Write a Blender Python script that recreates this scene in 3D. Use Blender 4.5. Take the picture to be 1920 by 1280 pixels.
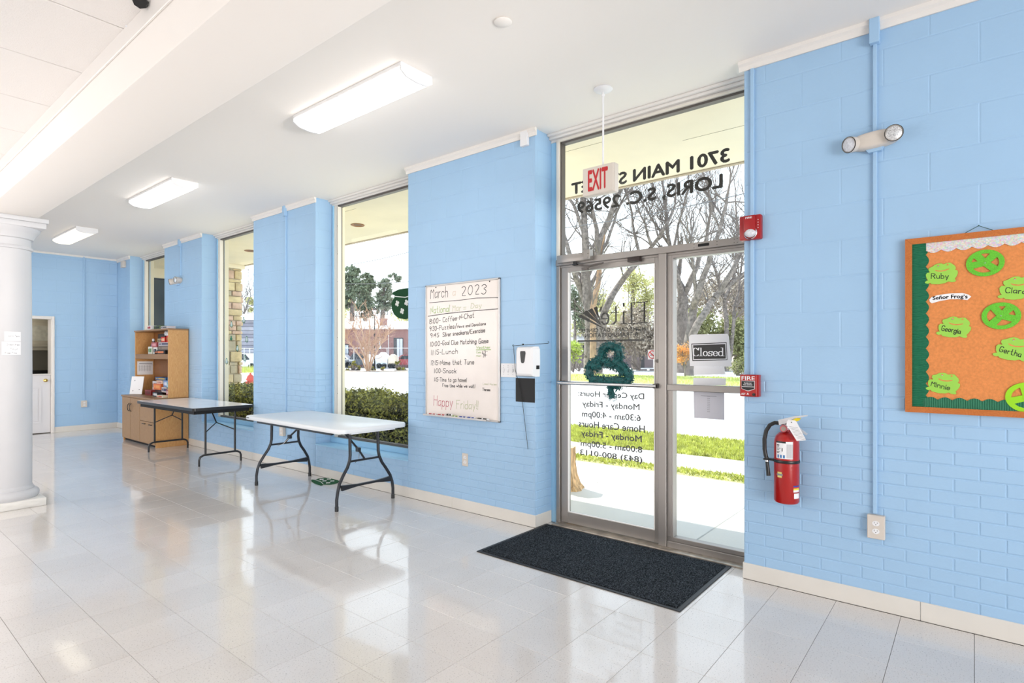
import bpy, bmesh, math, random
from mathutils import Vector, Matrix
from mathutils.geometry import tessellate_polygon
for _o in list(bpy.data.objects): bpy.data.objects.remove(_o)
SC = bpy.context.scene
COL = SC.collection
PI = math.pi
R = math.radians
rnd = random.Random(11)

# ------------------------------------------------------------------ camera
FPX, HCAM, HOR = 1063.7, 1.40, 665.0
AL = math.atan(1305 / FPX); SA, CA = math.sin(AL), math.cos(AL)
cam = bpy.data.cameras.new('camera'); co = bpy.data.objects.new('camera', cam); COL.objects.link(co)
co.location = (0, 0, HCAM); co.rotation_euler = (PI / 2, 0, -AL)
cam.sensor_width = 36; cam.lens = 36 * FPX / 1920; cam.shift_y = 25 / 1920
cam.clip_start = .05; cam.clip_end = 400
SC.camera = co

# ------------------------------------------------------------------ sky, sun, exposure
W = bpy.data.worlds.new('sky'); SC.world = W; W.use_nodes = True
_n = W.node_tree.nodes; _l = W.node_tree.links
_bg = _n['Background']
_tc = _n.new('ShaderNodeTexCoord'); _sp = _n.new('ShaderNodeSeparateXYZ'); _rp = _n.new('ShaderNodeValToRGB')
_l.new(_tc.outputs['Generated'], _sp.inputs[0]); _l.new(_sp.outputs['Z'], _rp.inputs[0]); _l.new(_rp.outputs[0], _bg.inputs[0])
_rp.color_ramp.elements[0].position = 0.0; _rp.color_ramp.elements[0].color = (.93, .965, 1, 1)
_rp.color_ramp.elements[1].position = 0.8; _rp.color_ramp.elements[1].color = (.60, .78, 1, 1)
_bg.inputs[1].default_value = 2.1
sun = bpy.data.lights.new('sun', 'SUN'); so = bpy.data.objects.new('sun', sun); COL.objects.link(so)
sun.energy = 6.5; sun.angle = R(.6); sun.color = (1, .95, .86)
_sd = Vector((.22, .9, 1)).normalized()
so.rotation_euler = _sd.to_track_quat('Z', 'Y').to_euler(); so.location = (6, 6, 20)

def area_lamp(name, x, y, z, sx, sy, power, col=(1, .95, .9)):
    l = bpy.data.lights.new(name, 'AREA'); l.shape = 'RECTANGLE'; l.size = sx; l.size_y = sy; l.energy = power; l.color = col
    o = bpy.data.objects.new(name, l); COL.objects.link(o); o.location = (x, y, z); return o
# lamps (watts): near tubes behind the camera, unseen fill lamps added in the hall (near, middle, far) and behind the camera
LW = dict(world=2.2, sun=7.5, a=0, b=72, c=80, d=0, e=14.5, f=0, h=126, g=4.2)
_bg.inputs[1].default_value = LW['world']; sun.energy = LW['sun']
NEAR_ROW = [3.41, 7.06, 10.55]
for x, y in ((2.44, -.25), (2.44, -3.2)): area_lamp('tube_light', x, y, 3.14, .2, 1.15, LW['f'])
for x in (-1.1, -4.2):
    for y, z, k in ((-2.2, 1.45, 'a'), (1.4, 1.45, 'a'), (5.0, 1.45, 'b'), (8.6, 1.9, 'c'), (11.4, 1.9, 'c')):
        if LW[k] <= 0: continue
        l = bpy.data.lights.new('hall_fill_light', 'POINT'); l.energy = LW[k]; l.shadow_soft_size = .7; l.color = (1, .96, .93)
        o = bpy.data.objects.new('hall_fill_light', l); COL.objects.link(o); o.location = (x, y, z)  # unseen fill points added to even out the light from the hall side
def aimed(name, p, tgt, size, sy, power, spread):
    if power <= 0: return
    o = area_lamp(name, *p, size, sy, power, (1, .94, .88)); o.rotation_euler = (Vector(tgt) - Vector(p)).to_track_quat('-Z', 'Y').to_euler(); o.data.spread = R(spread)
aimed('bay_fill_light', (1.7, -2.0, 1.7), (2.2, 2.2, 3.2), .7, .7, LW['d'], 110)
aimed('bay_fill_light', (1.9, -2.2, 1.5), (2.45, 8.8, 3.0), .7, .7, LW['e'], 40)  # unseen fill lamp added to brighten the ceiling along the window bay
aimed('back_fill_light', (-.4, -4.3, 1.3), (1.8, 6.0, 1.4), 2.6, 1.6, LW['h'], 140)  # broad unseen fill added to light the room from behind the camera
vs = SC.view_settings
vs.view_transform = 'Standard'; vs.look = 'None'; vs.gamma = 1; vs.use_curve_mapping = False
vs.exposure = 0.06

# ------------------------------------------------------------------ pixel helpers: a point of the photograph onto a real plane
def _ray(x, y):
    r = (x - 960) / FPX
    return Vector((SA + r * CA, CA - r * SA, (HOR - y) / FPX))
def onX(x, y, X):
    d = _ray(x, y); t = X / d.x; return Vector((X, t * d.y, HCAM + t * d.z))
def onY(x, y, Y):
    d = _ray(x, y); t = Y / d.y; return Vector((t * d.x, Y, HCAM + t * d.z))
def onZ(x, y, Z):
    d = _ray(x, y); t = (Z - HCAM) / d.z; return Vector((t * d.x, t * d.y, Z))
def at(x, y, depth):
    d = _ray(x, y); return Vector((d.x * depth, d.y * depth, HCAM + d.z * depth))
GZ = -.05

# ------------------------------------------------------------------ materials
def s2l(c): return tuple((v / 12.92 if v <= .04045 else ((v + .055) / 1.055) ** 2.4) for v in c)
def C255(r, g, b): return s2l((r / 255, g / 255, b / 255))
MATS = {}
def mat(name, col, rough=.5, metal=0., noise=0., nscale=20., bump=0., bscale=60., coat=0., emit=None, spec=None, trans=None, stretch=None, col2=None):
    if name in MATS: return MATS[name]
    m = bpy.data.materials.new(name); m.use_nodes = True; MATS[name] = m
    nt = m.node_tree; b = nt.nodes['Principled BSDF']; L = nt.links
    b.inputs['Base Color'].default_value = (*col, 1); b.inputs['Roughness'].default_value = rough; b.inputs['Metallic'].default_value = metal
    if coat: b.inputs['Coat Weight'].default_value = coat; b.inputs['Coat Roughness'].default_value = .08
    if spec is not None: b.inputs['Specular IOR Level'].default_value = spec
    if emit: b.inputs['Emission Color'].default_value = (*emit[0], 1); b.inputs['Emission Strength'].default_value = emit[1]
    tc = None
    def vec():
        nonlocal tc
        if tc is None:
            t = nt.nodes.new('ShaderNodeNewGeometry'); tc = t.outputs['Position']
            if stretch:
                mp = nt.nodes.new('ShaderNodeMapping'); mp.inputs['Scale'].default_value = stretch; L.new(tc, mp.inputs[0]); tc = mp.outputs[0]
        return tc
    if noise or col2:
        nz = nt.nodes.new('ShaderNodeTexNoise'); nz.inputs['Scale'].default_value = nscale; nz.inputs['Detail'].default_value = 5
        L.new(vec(), nz.inputs['Vector'])
        rp = nt.nodes.new('ShaderNodeValToRGB'); rp.color_ramp.elements[0].position = .32; rp.color_ramp.elements[1].position = .68
        a = tuple(v * (1 - noise) for v in col); c = col2 or tuple(min(1, v * (1 + noise)) for v in col)
        rp.color_ramp.elements[0].color = (*(col if col2 else a), 1); rp.color_ramp.elements[1].color = (*c, 1)
        L.new(nz.outputs['Fac'], rp.inputs[0]); L.new(rp.outputs[0], b.inputs['Base Color'])
    if bump:
        nb = nt.nodes.new('ShaderNodeTexNoise'); nb.inputs['Scale'].default_value = bscale; nb.inputs['Detail'].default_value = 4
        L.new(vec(), nb.inputs['Vector'])
        bp = nt.nodes.new('ShaderNodeBump'); bp.inputs['Strength'].default_value = bump; bp.inputs['Distance'].default_value = .01
        L.new(nb.outputs['Fac'], bp.inputs['Height']); L.new(bp.outputs[0], b.inputs['Normal'])
    return m

BLUE = mat('blue paint', C255(161, 196, 228), .42, bump=.12, bscale=45, noise=.015, nscale=3)
BLUE_SILL = mat('blue sill paint', C255(160, 208, 240), .3)
WHITE_CEIL = mat('ceiling paint', (.90, .86, .82), .75, bump=.05, bscale=30)
PANEL = mat('ceiling panel', (.85, .82, .80), .8, bump=.25, bscale=160)
WHITE_TRIM = mat('white trim paint', (.82, .79, .76), .45)
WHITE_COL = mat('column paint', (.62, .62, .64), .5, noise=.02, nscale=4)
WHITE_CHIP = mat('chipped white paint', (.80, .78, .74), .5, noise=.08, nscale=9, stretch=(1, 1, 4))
BASEB = mat('vinyl baseboard', (.72, .69, .64), .45, noise=.03, nscale=4)
CREAM_FR = mat('cream frame paint', (.80, .76, .68), .45)
ALU = mat('aluminium frame', (.34, .315, .295), .38, .55, noise=.05, nscale=5, stretch=(1, 1, .2))
ALU_DK = mat('dark aluminium', (.13, .115, .105), .45, .4)
STEEL = mat('polished bar metal', (.5, .5, .5), .15, 1.)
BLACK = mat('black plastic', (.012, .012, .013), .35)
BLACKM = mat('black matte', (.008, .008, .008), .8)
LEGM = mat('dark table leg metal', (.018, .021, .028), .35, .2)
WHITE_PL = mat('white plastic', (.84, .84, .86), .35)
IVORY = mat('ivory plastic', (.66, .60, .54), .4)
RED = mat('fire red', (.40, .006, .005), .28, coat=.3)
REDP = mat('fire red plastic', (.36, .010, .013), .35)
PAPER = mat('white paper', (.85, .85, .87), .8)
INK = mat('black ink', (.012, .012, .014), .6)
INKG = mat('grey ink', (.14, .13, .15), .6)
BROWNINK = mat('lettering vinyl dark', (.03, .025, .022), .5)
GREYVIN = mat('lettering vinyl grey', (.09, .085, .09), .5)
EXT_CREAM = mat('canopy cream paint', (.90, .81, .63), .7, noise=.04, nscale=2)
GOLD = mat('brass', (.72, .52, .16), .22, 1.)
CHROME = mat('chrome', (.75, .75, .75), .16, 1.)
REFL = mat('lamp reflector', (.72, .72, .74), .3, .6, noise=.4, nscale=180)
LENS = mat('clear lamp lens', (.70, .71, .76), .25, noise=.15, nscale=90)

def glass_mat():
    m = bpy.data.materials.new('window glass'); m.use_nodes = True; nt = m.node_tree
    for n in list(nt.nodes): nt.nodes.remove(n)
    o = nt.nodes.new('ShaderNodeOutputMaterial'); mx = nt.nodes.new('ShaderNodeMixShader'); t = nt.nodes.new('ShaderNodeBsdfTransparent'); g = nt.nodes.new('ShaderNodeBsdfGlossy'); f = nt.nodes.new('ShaderNodeFresnel')
    f.inputs[0].default_value = 1.2; g.inputs['Roughness'].default_value = .02; t.inputs[0].default_value = (.97, .985, .975, 1)
    ge = nt.nodes.new('ShaderNodeNewGeometry'); iv = nt.nodes.new('ShaderNodeMath'); iv.operation = 'SUBTRACT'; iv.inputs[0].default_value = 1; nt.links.new(ge.outputs['Backfacing'], iv.inputs[1])
    mu = nt.nodes.new('ShaderNodeMath'); mu.operation = 'MULTIPLY'; nt.links.new(f.outputs[0], mu.inputs[0]); nt.links.new(iv.outputs[0], mu.inputs[1]); nt.links.new(mu.outputs[0], mx.inputs[0])
    nt.links.new(t.outputs[0], mx.inputs[1]); nt.links.new(g.outputs[0], mx.inputs[2]); nt.links.new(mx.outputs[0], o.inputs[0]); return m
GLASS = glass_mat()

def diffuser_mat(name, col, st):
    m = mat(name, (.9, .9, .88), .35, emit=(col, st)); return m
DIFF = diffuser_mat('lit diffuser', (1, .985, .95), LW['g'])
DIFF_W = diffuser_mat('warm lit diffuser', (1, .88, .62), LW['g'] * .35)

def tile_mat():
    m = bpy.data.materials.new('speckled vinyl tile'); m.use_nodes = True; nt = m.node_tree; L = nt.links; b = nt.nodes['Principled BSDF']
    g = nt.nodes.new('ShaderNodeNewGeometry'); oi = nt.nodes.new('ShaderNodeObjectInfo')
    nz = nt.nodes.new('ShaderNodeTexNoise'); nz.inputs['Scale'].default_value = 1.6; nz.inputs['Detail'].default_value = 6; L.new(g.outputs['Position'], nz.inputs[0])
    rp = nt.nodes.new('ShaderNodeValToRGB'); rp.color_ramp.elements[0].position = .3; rp.color_ramp.elements[1].position = .7
    rp.color_ramp.elements[0].color = (.70, .655, .62, 1); rp.color_ramp.elements[1].color = (.77, .735, .71, 1)
    L.new(nz.outputs['Fac'], rp.inputs[0])
    vo = nt.nodes.new('ShaderNodeTexNoise'); vo.inputs['Scale'].default_value = 130; vo.inputs['Detail'].default_value = 3; vo.inputs['Roughness'].default_value = .75; L.new(g.outputs['Position'], vo.inputs[0])
    r2 = nt.nodes.new('ShaderNodeValToRGB'); e = r2.color_ramp.elements; e[0].position = .34; e[0].color = (.30, .27, .25, 1); e[1].position = .41; e[1].color = (1, 1, 1, 1)
    L.new(vo.outputs['Fac'], r2.inputs[0])
    mx = nt.nodes.new('ShaderNodeMix'); mx.data_type = 'RGBA'; mx.blend_type = 'MULTIPLY'; mx.inputs[0].default_value = .8
    L.new(rp.outputs[0], mx.inputs[6]); L.new(r2.outputs[0], mx.inputs[7])
    v2 = nt.nodes.new('ShaderNodeHueSaturation'); mr = nt.nodes.new('ShaderNodeMapRange'); mr.inputs[3].default_value = .965; mr.inputs[4].default_value = 1.03
    L.new(oi.outputs['Random'], mr.inputs[0]); L.new(mr.outputs[0], v2.inputs['Value']); L.new(mx.outputs[2], v2.inputs['Color']); L.new(v2.outputs[0], b.inputs['Base Color'])
    b.inputs['Roughness'].default_value = .3; b.inputs['Specular IOR Level'].default_value = .35
    b.inputs['Coat Weight'].default_value = 1.0; b.inputs['Coat Roughness'].default_value = .07; b.inputs['Coat IOR'].default_value = 1.5
    n3 = nt.nodes.new('ShaderNodeTexNoise'); n3.inputs['Scale'].default_value = 3.2; n3.inputs['Detail'].default_value = 3; L.new(g.outputs['Position'], n3.inputs[0])
    bp = nt.nodes.new('ShaderNodeBump'); bp.inputs['Strength'].default_value = .12; bp.inputs['Distance'].default_value = .012
    L.new(n3.outputs['Fac'], bp.inputs['Height']); L.new(bp.outputs[0], b.inputs['Coat Normal']); L.new(bp.outputs[0], b.inputs['Normal'])
    return m
TILE = tile_mat()
FLOORBASE = mat('tile joint', (.10, .09, .08), .7)

def wood_mat(name, c1, c2, scale=14., axis=(6, 6, .7), rough=.42):
    m = bpy.data.materials.new(name); m.use_nodes = True; nt = m.node_tree; L = nt.links; b = nt.nodes['Principled BSDF']; MATS[name] = m
    g = nt.nodes.new('ShaderNodeNewGeometry'); mp = nt.nodes.new('ShaderNodeMapping'); mp.inputs['Scale'].default_value = axis
    L.new(g.outputs['Position'], mp.inputs[0])
    nz = nt.nodes.new('ShaderNodeTexNoise'); nz.inputs['Scale'].default_value = 2.2; nz.inputs['Detail'].default_value = 3; nz.inputs['Distortion'].default_value = 1.2; L.new(mp.outputs[0], nz.inputs[0])
    wv = nt.nodes.new('ShaderNodeMath'); wv.operation = 'MULTIPLY'; wv.inputs[1].default_value = scale; L.new(nz.outputs['Fac'], wv.inputs[0])
    fr = nt.nodes.new('ShaderNodeMath'); fr.operation = 'FRACT'; L.new(wv.outputs[0], fr.inputs[0])
    n2 = nt.nodes.new('ShaderNodeTexNoise'); n2.inputs['Scale'].default_value = 40; n2.inputs['Detail'].default_value = 4; L.new(mp.outputs[0], n2.inputs[0])
    ad = nt.nodes.new('ShaderNodeMath'); ad.operation = 'MULTIPLY_ADD'; ad.inputs[1].default_value = .45; L.new(fr.outputs[0], ad.inputs[0])
    h = nt.nodes.new('ShaderNodeMath'); h.operation = 'MULTIPLY'; h.inputs[1].default_value = .6; L.new(n2.outputs['Fac'], h.inputs[0]); L.new(h.outputs[0], ad.inputs[2])
    rp = nt.nodes.new('ShaderNodeValToRGB'); rp.color_ramp.elements[0].color = (*c1, 1); rp.color_ramp.elements[1].color = (*c2, 1); rp.color_ramp.elements[1].position = .8
    L.new(ad.outputs[0], rp.inputs[0]); L.new(rp.outputs[0], b.inputs['Base Color']); b.inputs['Roughness'].default_value = rough
    return m
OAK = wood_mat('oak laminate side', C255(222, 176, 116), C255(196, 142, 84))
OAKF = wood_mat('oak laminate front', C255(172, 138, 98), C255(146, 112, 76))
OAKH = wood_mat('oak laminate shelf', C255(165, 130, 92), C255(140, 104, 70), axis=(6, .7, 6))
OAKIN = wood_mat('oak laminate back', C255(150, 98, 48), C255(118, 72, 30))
FRAMEW = wood_mat('corkboard oak frame', C255(205, 125, 60), C255(180, 98, 40), axis=(4, 4, 4))

# ------------------------------------------------------------------ mesh builder
ORG = {}
class MB:
    def __init__(s, M=None): s.v = []; s.f = []; s.M = M or Matrix.Identity(4)
    def add(s, vs, fs):
        b = len(s.v); M = s.M
        s.v += [M @ Vector(p) for p in vs]; s.f += [tuple(i + b for i in f) for f in fs]; return s
    def box(s, x0, x1, y0, y1, z0, z1, c=0.):
        if x1 < x0: x0, x1 = x1, x0
        if y1 < y0: y0, y1 = y1, y0
        if z1 < z0: z0, z1 = z1, z0
        if c <= 0:
            return s.add([(x0, y0, z0), (x1, y0, z0), (x1, y1, z0), (x0, y1, z0), (x0, y0, z1), (x1, y0, z1), (x1, y1, z1), (x0, y1, z1)],
                         [(0, 3, 2, 1), (4, 5, 6, 7), (0, 1, 5, 4), (1, 2, 6, 5), (2, 3, 7, 6), (3, 0, 4, 7)])
        c = min(c, (x1 - x0) * .49, (y1 - y0) * .49, (z1 - z0) * .49)
        bm = bmesh.new(); bmesh.ops.create_cube(bm, size=1)
        for v in bm.verts: v.co = Vector(((x0 + x1) / 2 + v.co.x * (x1 - x0), (y0 + y1) / 2 + v.co.y * (y1 - y0), (z0 + z1) / 2 + v.co.z * (z1 - z0)))
        bmesh.ops.bevel(bm, geom=list(bm.edges), offset=c, segments=1 if c < .004 else 2, affect='EDGES', profile=.5)
        return s.bm(bm)
    def bm(s, bm):
        bm.verts.index_update(); s.add([v.co.copy() for v in bm.verts], [tuple(v.index for v in f.verts) for f in bm.faces]); bm.free(); return s
    def prism(s, poly, w0, w1):
        n = len(poly); ar = sum(poly[i][0] * poly[(i + 1) % n][1] - poly[(i + 1) % n][0] * poly[i][1] for i in range(n))
        if ar < 0: poly = list(poly)[::-1]
        tri = tessellate_polygon([[Vector((p[0], p[1], 0)) for p in poly]])
        vs = [(p[0], p[1], w0) for p in poly] + [(p[0], p[1], w1) for p in poly]; fs = []
        for t in tri:
            a, b, c = t
            cr = (poly[b][0] - poly[a][0]) * (poly[c][1] - poly[a][1]) - (poly[c][0] - poly[a][0]) * (poly[b][1] - poly[a][1])
            if cr < 0: a, b, c = a, c, b
            fs.append((a + n, b + n, c + n)); fs.append((c, b, a))
        for i in range(n): j = (i + 1) % n; fs.append((i, j, j + n, i + n))
        return s.add(vs, fs)
    def ring_prism(s, outer, inner, w0, w1):
        n = len(outer); vs = [(p[0], p[1], w) for w in (w0, w1) for q in (outer, inner) for p in q]; fs = []
        for i in range(n):
            j = (i + 1) % n
            fs += [(2 * n + i, 2 * n + j, 3 * n + j, 3 * n + i), (i, n + i, n + j, j), (i, j, 2 * n + j, 2 * n + i), (n + i, 3 * n + i, 3 * n + j, n + j)]
        return s.add(vs, fs)
    def tube(s, pts, r, n=8, cap=True, r1=None, rs=None):
        pts = [Vector(p) for p in pts]; k = len(pts); vs = []; fs = []; up = None
        for i, p in enumerate(pts):
            t = (pts[min(i + 1, k - 1)] - pts[max(i - 1, 0)])
            if t.length < 1e-9: t = Vector((0, 0, 1))
            t.normalize()
            if up is None: up = t.orthogonal().normalized()
            up = (up - t * up.dot(t)); up = up.normalized() if up.length > 1e-6 else t.orthogonal().normalized()
            w = t.cross(up)
            rr = rs[i] if rs else (r if r1 is None else r + (r1 - r) * i / max(1, k - 1))
            for j in range(n): a = 2 * PI * j / n; vs.append(p + (up * math.cos(a) + w * math.sin(a)) * rr)
        for i in range(k - 1):
            for j in range(n): a = i * n + j; b = i * n + (j + 1) % n; fs.append((a, b, b + n, a + n))
        if cap: fs.append(tuple(range(n))[::-1]); fs.append(tuple(range((k - 1) * n, k * n)))
        return s.add(vs, fs)
    def cyl(s, p0, p1, r, n=16, r1=None): return s.tube([p0, p1], r, n, True, r1)
    def lathe(s, prof, n=32, cap=True):
        vs = []; fs = []; k = len(prof)
        for r, z in prof:
            for j in range(n): a = 2 * PI * j / n; vs.append((r * math.cos(a), r * math.sin(a), z))
        for i in range(k - 1):
            for j in range(n): a = i * n + j; b = i * n + (j + 1) % n; fs.append((a, b, b + n, a + n))
        if cap: fs.append(tuple(range(n))[::-1]); fs.append(tuple(range((k - 1) * n, k * n)))
        return s.add(vs, fs)
    def ball(s, c, r, sub=1, sq=(1, 1, 1), jit=0, rg=rnd):
        bm = bmesh.new(); bmesh.ops.create_icosphere(bm, subdivisions=sub, radius=1)
        for v in bm.verts:
            k = 1 + (rg.uniform(-jit, jit) if jit else 0)
            v.co = Vector((c[0] + v.co.x * r * sq[0] * k, c[1] + v.co.y * r * sq[1] * k, c[2] + v.co.z * r * sq[2] * k))
        return s.bm(bm)
    def nib(s, pts, w, h, z, t=0.):
        """flat pen stroke: a w x h rectangle swept along 2-D points at height z (broad-nib lettering)"""
        for a, b in zip(pts[:-1], pts[1:]):
            P = [(q[0] + i * w / 2, q[1] + j * h / 2) for q in (a, b) for i, j in ((-1, -1), (1, -1), (1, 1), (-1, 1))]
            P = sorted(set(P))
            if len(P) < 3: continue
            def half(pp):
                o = []
                for p in pp:
                    while len(o) > 1 and (o[-1][0] - o[-2][0]) * (p[1] - o[-2][1]) - (o[-1][1] - o[-2][1]) * (p[0] - o[-2][0]) <= 0: o.pop()
                    o.append(p)
                return o
            hull = half(P)[:-1] + half(P[::-1])[:-1]
            s.k = getattr(s, 'k', 0) + 1; s.add([(p[0], p[1], z + 6e-6 * s.k) for p in hull], [tuple(range(len(hull)))])
        return s
    def build(s, name, m, parent=None, origin=None, sharp=35, smooth=True):
        o0 = ORG.get(parent, Vector((0, 0, 0))) if parent is not None else (Vector(origin) if origin is not None else Vector((0, 0, 0)))
        me = bpy.data.meshes.new(name); me.from_pydata([tuple(v - o0) for v in s.v], [], s.f); me.update()
        if smooth:
            me.polygons.foreach_set('use_smooth', [True] * len(me.polygons))
            try: me.set_sharp_from_angle(angle=R(sharp))
            except Exception: me.polygons.foreach_set('use_smooth', [False] * len(me.polygons))
        me.materials.append(m)
        o = bpy.data.objects.new(name, me); COL.objects.link(o)
        if parent is not None: o.parent = parent
        else: o.location = o0
        ORG[o] = o0
        return o

def tag(o, label=None, cat=None, group=None, kind=None):
    if label: o['label'] = label
    if cat: o['category'] = cat
    if group: o['group'] = group
    if kind: o['kind'] = kind
    return o
def thing(name, label, cat, loc, group=None, kind=None):
    o = bpy.data.objects.new(name, None); COL.objects.link(o); o.location = loc; o.empty_display_size = .05
    ORG[o] = Vector(loc); return tag(o, label, cat, group, kind)
def frame(o, u, v, w=None):
    u = Vector(u); v = Vector(v); w = Vector(w) if w else u.cross(v)
    return Matrix(((u.x, v.x, w.x, o[0]), (u.y, v.y, w.y, o[1]), (u.z, v.z, w.z, o[2]), (0, 0, 0, 1)))
def wallF(Y, Z, X=3.68): return frame((X, Y, Z), (0, -1, 0), (0, 0, 1))       # faces the room (-X)
def outF(Y, Z, X): return frame((X, Y, Z), (0, 1, 0), (0, 0, 1))                # faces the street (+X)
def frontF(X, Z, Y): return frame((X, Y, Z), (1, 0, 0), (0, 0, 1))              # faces -Y

# ------------------------------------------------------------------ lettering
def text_mb(mb, string, u0, u1, v0, v1, w=.0006, bold=0., shear=0.):
    cu = bpy.data.curves.new('t', 'FONT'); cu.body = string; cu.size = 1;  cu.resolution_u = 3; cu.shear = shear
    o = bpy.data.objects.new('t', cu); COL.objects.link(o)
    me = o.to_mesh(); vs = [v.co.copy() for v in me.vertices]; fs = [tuple(p.vertices) for p in me.polygons]; o.to_mesh_clear()
    bpy.data.objects.remove(o); bpy.data.curves.remove(cu)
    xs = [v.x for v in vs]; ys = [v.y for v in vs]; a, b, c, d = min(xs), max(xs), min(ys), max(ys)
    for i, (dx, dy) in enumerate([(0, 0)] if not bold else [(0, 0), (-bold, 0), (bold, 0), (0, bold), (0, -bold)]):
        mb.add([(u0 + (v.x + dx - a) / (b - a) * (u1 - u0), v0 + (v.y + dy - c) / (d - c) * (v1 - v0), w + .00004 * i) for v in vs], fs)
    return mb
HW = dict(A='022942 1434', C='4839190704123243', D='092947442202 0902', E='49090242 0636', F='490902 0636', G='48391907041232434525', H='0902 4942 0646', L='090242',
 M='0209254942', N='02094249', P='0902 093948473606', R='0902 093948473606 2642', S='483919080716354443321203', T='0949 2922', W='0912263249', I='0902',
 a='3616050312233336 3632', b='0902 0516263533221203', c='3526160503122233', d='3932 3526160503122233', e='04343526160503122233', f='39291812 0626',
 g='3526160503122233 3631201001', h='0902 0516263532', i='0602 0708', k='0902 3604 1532', l='0902', m='0602 05162522 25364542', n='0602 0516263532',
 o='160503122233352616', p='0600 0516263533221203', r='0602 051626', s='35261605142433221203', t='19132232 0626', u='0603122233 3632', v='061236', w='0612253246',
 x='0632 3602', y='0613 3610', z='06360232')
HW.update({'0': '190704122234372919', '1': '1912', '2': '081929370232', '3': '0819293837163533221203', '4': '290535 2922', '5': '390906263533221203',
 '6': '291805031222333424 0424', '7': '093912', '8': '190807163533221203051637382919', '9': '37261607081929383722', '-': '0525', '/': '0139', ':': '0304 0607',
 '!': '0904 0203', '.': '0203', "'": '0908', ' ': '', '=': '0424 0626', '~': '1828271718', ',': '1302'})
def hand_mb(mb, s, u0, u1, v0, h, pen, w=.0006, slope=0., wob=.02, rg=rnd):
    """marker handwriting: stroke glyphs, baseline at v0 rising by slope per unit u, capital height h"""
    pos = 0; gl = []
    for ch in s:
        st = [[(int(t[i]), int(t[i + 1]) - 2) for i in range(0, len(t), 2)] for t in HW[ch].split()]
        mxw = max([p[0] for t in st for p in t], default=1.6)
        gl.append((pos, st, rg.uniform(-.25, .25))); pos += mxw + 1.5
    k = (u1 - u0) / max(1, pos - 1.5); q = h / 7
    for p0, st, dy in gl:
        for t in st:
            pts = [(x + p0 + y * .06, y + dy) for x, y in t]
            if len(pts) > 3:
                closed = pts[0] == pts[-1]
                n = [pts[0]]
                for a, b in zip(pts[:-1], pts[1:]): n += [(a[0] * .72 + b[0] * .28, a[1] * .72 + b[1] * .28), (a[0] * .28 + b[0] * .72, a[1] * .28 + b[1] * .72)]
                pts = n + [pts[-1]]
            P = [(u0 + x * k + rg.uniform(-wob, wob) * k, v0 + y * q + slope * x * k) for x, y in pts]
            mb.nib(P, pen, pen, w)
    return mb
SER = dict(E='19 12;09 49;16 36;02 42', l='19 12;09 19;02 22', i='16 12;06 16;02 22;18 19', t='18 13 22 32;06 36', e='04 34 35 26 16 05 03 12 22 33', C='47 38 29 19 08 06 05 03 12 22 32 43;47 49', o='16 05 03 12 22 33 35 26 16',
 s='35 26 16 05 14 24 33 22 12 03;35 36;03 02', d='39 32;29 39;32 42;35 26 16 05 03 12 22 33')
def serif_mb(mb, s, u0, u1, v0, v1, w=.0006, nw=.75, nh=.28, adv=1.1):
    pos = 0; gl = []
    for ch in s:
        st = [[(int(p[0]), int(p[1]) - 2) for p in t.split()] for t in SER[ch].split(';')]
        gl.append((pos, st)); pos += max(p[0] for t in st for p in t) + adv
    k = (u1 - u0) / (pos - adv); q = (v1 - v0) / 7
    for p0, st in gl:
        for t in st:
            pts = list(t)
            if len(pts) > 4:
                for _ in range(2):
                    n = [pts[0]]
                    for a, b in zip(pts[:-1], pts[1:]): n += [(a[0] * .75 + b[0] * .25, a[1] * .75 + b[1] * .25), (a[0] * .25 + b[0] * .75, a[1] * .25 + b[1] * .75)]
                    pts = n + [pts[-1]]
            mb.nib([(u0 + (x + p0) * k, v0 + y * q) for x, y in pts], nw * k, nh * q, w)
    return mb

# ================================================================== THE ROOM
WX, RX, CEIL, HALLZ = 3.68, 3.92, 3.235, 2.94
YB, YF, XL = -4.6, 12.84, -7.0
def struct(name, mb, m, label=None, parent=None):
    o = mb.build(name, m, parent)
    if parent is None: o['kind'] = 'structure'
    if label: o['label'] = label
    return o
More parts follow.
